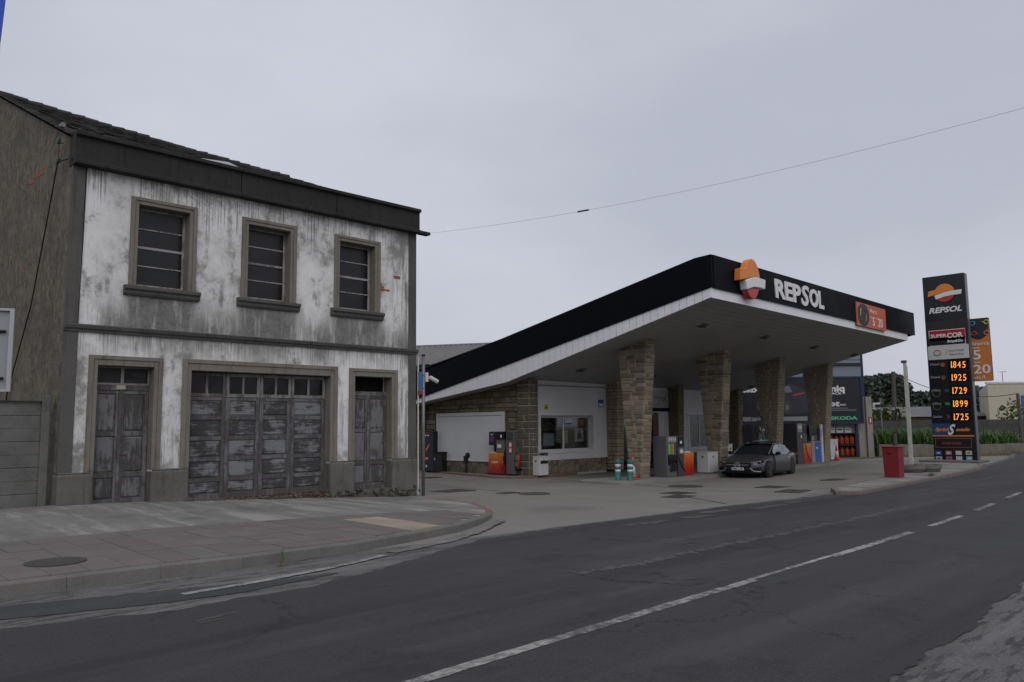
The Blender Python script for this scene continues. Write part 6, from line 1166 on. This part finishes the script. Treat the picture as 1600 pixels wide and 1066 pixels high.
u, z = atW(1567, 597, 39); z2 = atW(1567, 581, 39)[1]; AN = thing('tv_antenna', wl(u, 39, z), 'thin television aerial on the cream warehouse roof', 'antenna'); b = MB(); b.tube([wl(u, 39, z), wl(u, 39, z2)], .035, 6); b.build('mast', M_galv, AN); b = MB(); b.tube([wl(u-.4, 39, z2), wl(u+.5, 39, z2)], .025, 5); b.tube([wl(u+.2, 38.8, z2), wl(u+.2, 39.2, z2)], .02, 5); b.build('elements', M_galv, AN)
M_pole = simple('old_wooden_pole', (.085, .075, .065), .9, 0, .3, 8)
def wpole(xb, yb_, xt, yt, v, r_, label, name='wooden_pole', mat=None):
    ua, za = atW(xb, yb_, v); ub, zb2 = atW(xt, yt, v); T = thing(name, wl(ua, v, -.6), label, 'pole'); du = (ub-ua)/(zb2-za)
    MB().tube([wl(ua+du*(-.8-za), v, -.8), wl(ub, v, zb2)], [r_*1.15, r_*.8], 10).build('pole', mat or M_pole, T); return T, wl(ub, v, zb2), (ub, zb2)
T1, t1, (u_, z_) = wpole(1399, 690, 1395.5, 581, 9, .17, 'tall wooden utility pole with insulators behind the maize'); wbox('crossarm', M_silver, u_-.35, u_+.45, 8.85, 9.15, z_-2.7, z_-2.5, T1); b = MB(); b.tube([wl(u_, 8.82, z_-2.6), wl(u_-.2, 8.8, z_-3.4), wl(u_, 8.8, z_-4.2)], .07, 6); b.tube([wl(u_+.1, 8.82, z_-2.6), wl(u_+.2, 8.8, z_-3.2), wl(u_+.05, 8.8, z_-4)], .06, 6); b.build('cable_loops', M_cable, T1)
T2, t2, _ = wpole(1598, 700, 1590, 615, 3, .12, 'leaning wooden pole in front of the cream warehouse')
T3, t3, (u3, z3) = wpole(1380, 700, 1375, 622, 1.0, .05, 'thin steel pole with white box sign beside the gate pillar', 'camera_pole', M_galv); (ua, za), (ub, zb2) = atW(1363.5, 629.5, .9), atW(1375, 639.5, .9); wbox('white_box', M_frame, ua, ub, .85, .95, zb2, za, T3); u, z = atW(1373, 634, .8); wbox('camera', M_rub, u-.2, u+.1, .7, .82, z-.08, z+.08, T3)
for a, c, r_, lb in ((t1, t2, .02, 'thin utility cable strung from the wooden pole to the leaning pole'), (t1+Vector((0, 0, -.4)), wl(-8, 12, 6), .02, 'thin utility cable running from the wooden pole behind the billboard')):
    tag(MB().tube([a.lerp(c, k/12)-Vector((0, 0, 3.2*(k/12)*(1-k/12))) for k in range(13)], r_, 5).build('utility_cable', M_cable), lb, 'cable')
# corrugated roof building behind the station
CB = thing('green_shed', (36, 42, -.6), 'green walled shed with grey corrugated roof behind the station', 'shed'); M_corr = concrete('weathered_corrugated', (.10, .10, .098), (.17, .168, .162), .5, 2); ze0, ze1 = atY(650, 571, 40).z, atY(720, 566, 40).z; zr0, zr1 = atY(650, 541.5, 45).z, atY(760, 537, 45).z
vs = []; n = 260
xe0, xe1 = atY(650, 571, 40).x, atY(720, 566, 40).x; xr0, xr1 = atY(650, 541.5, 45).x, atY(760, 537, 45).x
for i in range(n+1):
    X = lerp(24, 44, i/n); w = .035*math.sin(i*2*math.pi/6.5)
    for Y, z in ((39.8, lerp(ze0, ze1, (X-xe0)/(xe1-xe0))), (45, lerp(zr0, zr1, (X-xr0)/(xr1-xr0))), (50, lerp(ze0, ze1, (X-xe0)/(xe1-xe0)))): vs.append((X, Y, z+w))
MB().add(vs, [(i*3+j, i*3+3+j, i*3+4+j, i*3+1+j) for i in range(n) for j in (0, 1)]).build('roof', M_corr, CB)
for i in range(10): X = 24+2*i; za_, zb3 = lerp(zr0, zr1, (X-xr0)/(xr1-xr0)), lerp(zr0, zr1, (X+2-xr0)/(xr1-xr0)); MB().hexa([(X+.01, 44.85, za_-.02), (X+1.99, 44.85, zb3-.02), (X+1.99, 45.15, zb3-.02), (X+.01, 45.15, za_-.02)], [(X+.01, 44.92, za_+.07), (X+1.99, 44.92, zb3+.07), (X+1.99, 45.08, zb3+.07), (X+.01, 45.08, za_+.07)]).build('ridge_cap', M_corr, CB)
zl = lambda X: lerp(ze0, ze1, (X-xe0)/(xe1-xe0))+.02; MB().hexa([(24, 40.2, -.8), (44, 40.2, -.8), (44, 40.5, -.8), (24, 40.5, -.8)], [(24, 40.2, zl(24)), (44, 40.2, zl(44)), (44, 40.5, zl(44)), (24, 40.5, zl(24))]).build('front_wall', simple('green_paint', (.045, .14, .05), .6), CB); MB().box(24, 24.3, 40.5, 50, -.8, zl(24)-.1).build('side_wall', simple('green_paint_side', (.045, .14, .05), .6), CB); MB().box(33.0, 33.9, 40.15, 40.199, ze0-1.1, ze0-.25).build('vent', M_galv, CB)
# ================================================================ overhead cable, near street pole, weeds
a = Vector((XR+.33, D-.15, 6.83)); e_ = CP+ray(1760, 124)*12.5; pts = [a.lerp(e_, k/30)-Vector((0, 0, .32*(k/30)*(1-k/30)*4)) for k in range(31)]
OC = thing('overhead_cable', a, 'thin overhead cable running from the old house cornice across the street', 'cable'); MB().tube(pts, .0032, 6).build('wire', simple('grey_wire', (.3, .3, .3), .6), OC); MB().tube([a.lerp(e_, .325)-Vector((0, 0, .32*.325*.675*4)), a.lerp(e_, .345)-Vector((0, 0, .32*.345*.655*4))], .02, 8).build('splice', M_cable, OC)
far_p = Vector((e_.x, e_.y, 0)); UP = thing('utility_pole', (e_.x, e_.y, road_z(e_.x)), 'wooden utility pole on the near side of the street', 'pole'); MB().tube([(e_.x, e_.y, -.6), (e_.x, e_.y, e_.z+.4)], [.14, .10], 12).build('pole', M_pole, UP); MB().box(e_.x-.5, e_.x+.5, e_.y-.04, e_.y+.04, e_.z+.05, e_.z+.15).build('crossarm', M_pole, UP)
base = CP+ray(-42, 640)*9.8; SP = thing('street_sign_pole', (base.x, base.y, sw_z(base.x, base.y)), 'street pole at the pavement with grey backed sign and blue banner', 'pole'); MB().tube([(base.x, base.y, -.3), (base.x, base.y, 8.8)], .05, 12).build('pole', M_galv, SP)
tl, trr, br = CP+ray(-62, 470)*9.4, CP+ray(24, 483)*9.6, CP+ray(18.5, 613)*9.6
ux = (trr-tl); ux.z = 0; uxn = ux.normalized(); nn = Vector((uxn.y, -uxn.x, 0)); zt2, zb2 = trr.z, br.z; L = ux.length
Ms = Matrix(((uxn.x, -nn.x, 0, tl.x), (uxn.y, -nn.y, 0, tl.y), (0, 0, 1, 0), (0, 0, 0, 1))); sg = MB().box(0, L, -.006, .006, zb2, zt2, 0, Ms).build('sign_plate', gloss('sign_back_grey', (.24, .25, .265), .4), SP); b = MB(); b.box(L-.045, L, -.045, -.0065, zb2, zt2, 0, Ms); b.box(0, L-.046, -.045, -.0065, zt2-.03, zt2, 0, Ms); b.box(0, L-.046, -.045, -.0065, zb2, zb2+.03, 0, Ms); b.build('sign_rim', gloss('sign_rim_grey', (.34, .35, .37), .4), sg)
for z in (zb2+.16, zt2-.28): MB().tube([Ms @ Vector((L*.62, -.03, z)), Ms @ Vector((L*.86, -.03, z))], .018, 6).build('clamp', M_cable, sg)
MB().box(0, L*.70, -.0105, -.0075, zb2+.03, zt2-.03, 0, Ms).build('blue_backing', gloss('sign_blue_face', (.03, .06, .28), .4), sg)
p0, p1, p2, p3 = CP+ray(-28, -60)*9.8, CP+ray(14, -60)*9.8, CP+ray(-1, 64)*9.8, CP+ray(-28, 64)*9.8; off = Vector((.02, .03, 0)); MB().hexa([p0, p1, p2, p3], [p0+off, p1+off, p2+off, p3+off]).build('blue_banner', gloss('banner_blue', (.03, .09, .55), .5), SP)
def weed(px, py, z, n, h, spread, label, mats=(M_weed,), up=False):
    q = atZ(px, py, z); T = thing('weed', (q.x, q.y, z), label, 'weed'); 
    for mi, m in enumerate(mats):
        b = MB()
        for k in range(n): blade(b, Vector((q.x+random.gauss(0, spread), q.y+random.gauss(0, spread*.4), z)), h*random.uniform(.4, 1)*(1 if mi == 0 else .5), (random.uniform(0, 6.28), random.uniform(.1, .8 if up else 1.3)), h*.07, 0, 3)
        b.build('leaves', m, T)
weed(440, 886, -.31, 34, .10, .05, 'tuft of dry and green weed at the foot of the kerb', (M_dry, M_weed)); q = atZ(441, 882, -.31); b = MB()
for k in range(14): blade(b, Vector((q.x, q.y, -.31+.012*k)), .10, (random.uniform(0, 6.28), 1.1), .012, 0, 2)
b.tube([(q.x, q.y, -.31), (q.x+.01, q.y, -.10)], .003, 4); tag(b.build('weed', M_weed), 'single upright green weed stalk against the kerb', 'weed')
weed(76, 781, .0, 60, .28, .05, 'green weeds in the gap between the panel fence and the house', (M_weed,), True); weed(78, 745, .25, 50, .4, .03, 'tall dark weeds rising behind the fence post beside the house', (M_weed,), True); weed(520, 775, -.2, 40, .10, .07, 'mossy weed tuft at the foot of the garage pier', (M_weed,)); weed(675, 864, -.36, 90, .05, .22, 'thin line of grass growing in the road edge crack', (M_weed, M_dry)); weed(1456, 744, -.36, 60, .22, .12, 'green weeds beside the concrete planter', (M_weed,)); weed(390, 780, -.08, 70, .07, .5, 'dead rusty plant litter below the garage doors', (M_dry,)); weed(350, 781, -.06, 60, .08, .35, 'dry reddish moss at the garage threshold', (leafmat('red_moss', (.12, .05, .02), (.22, .09, .035)),))
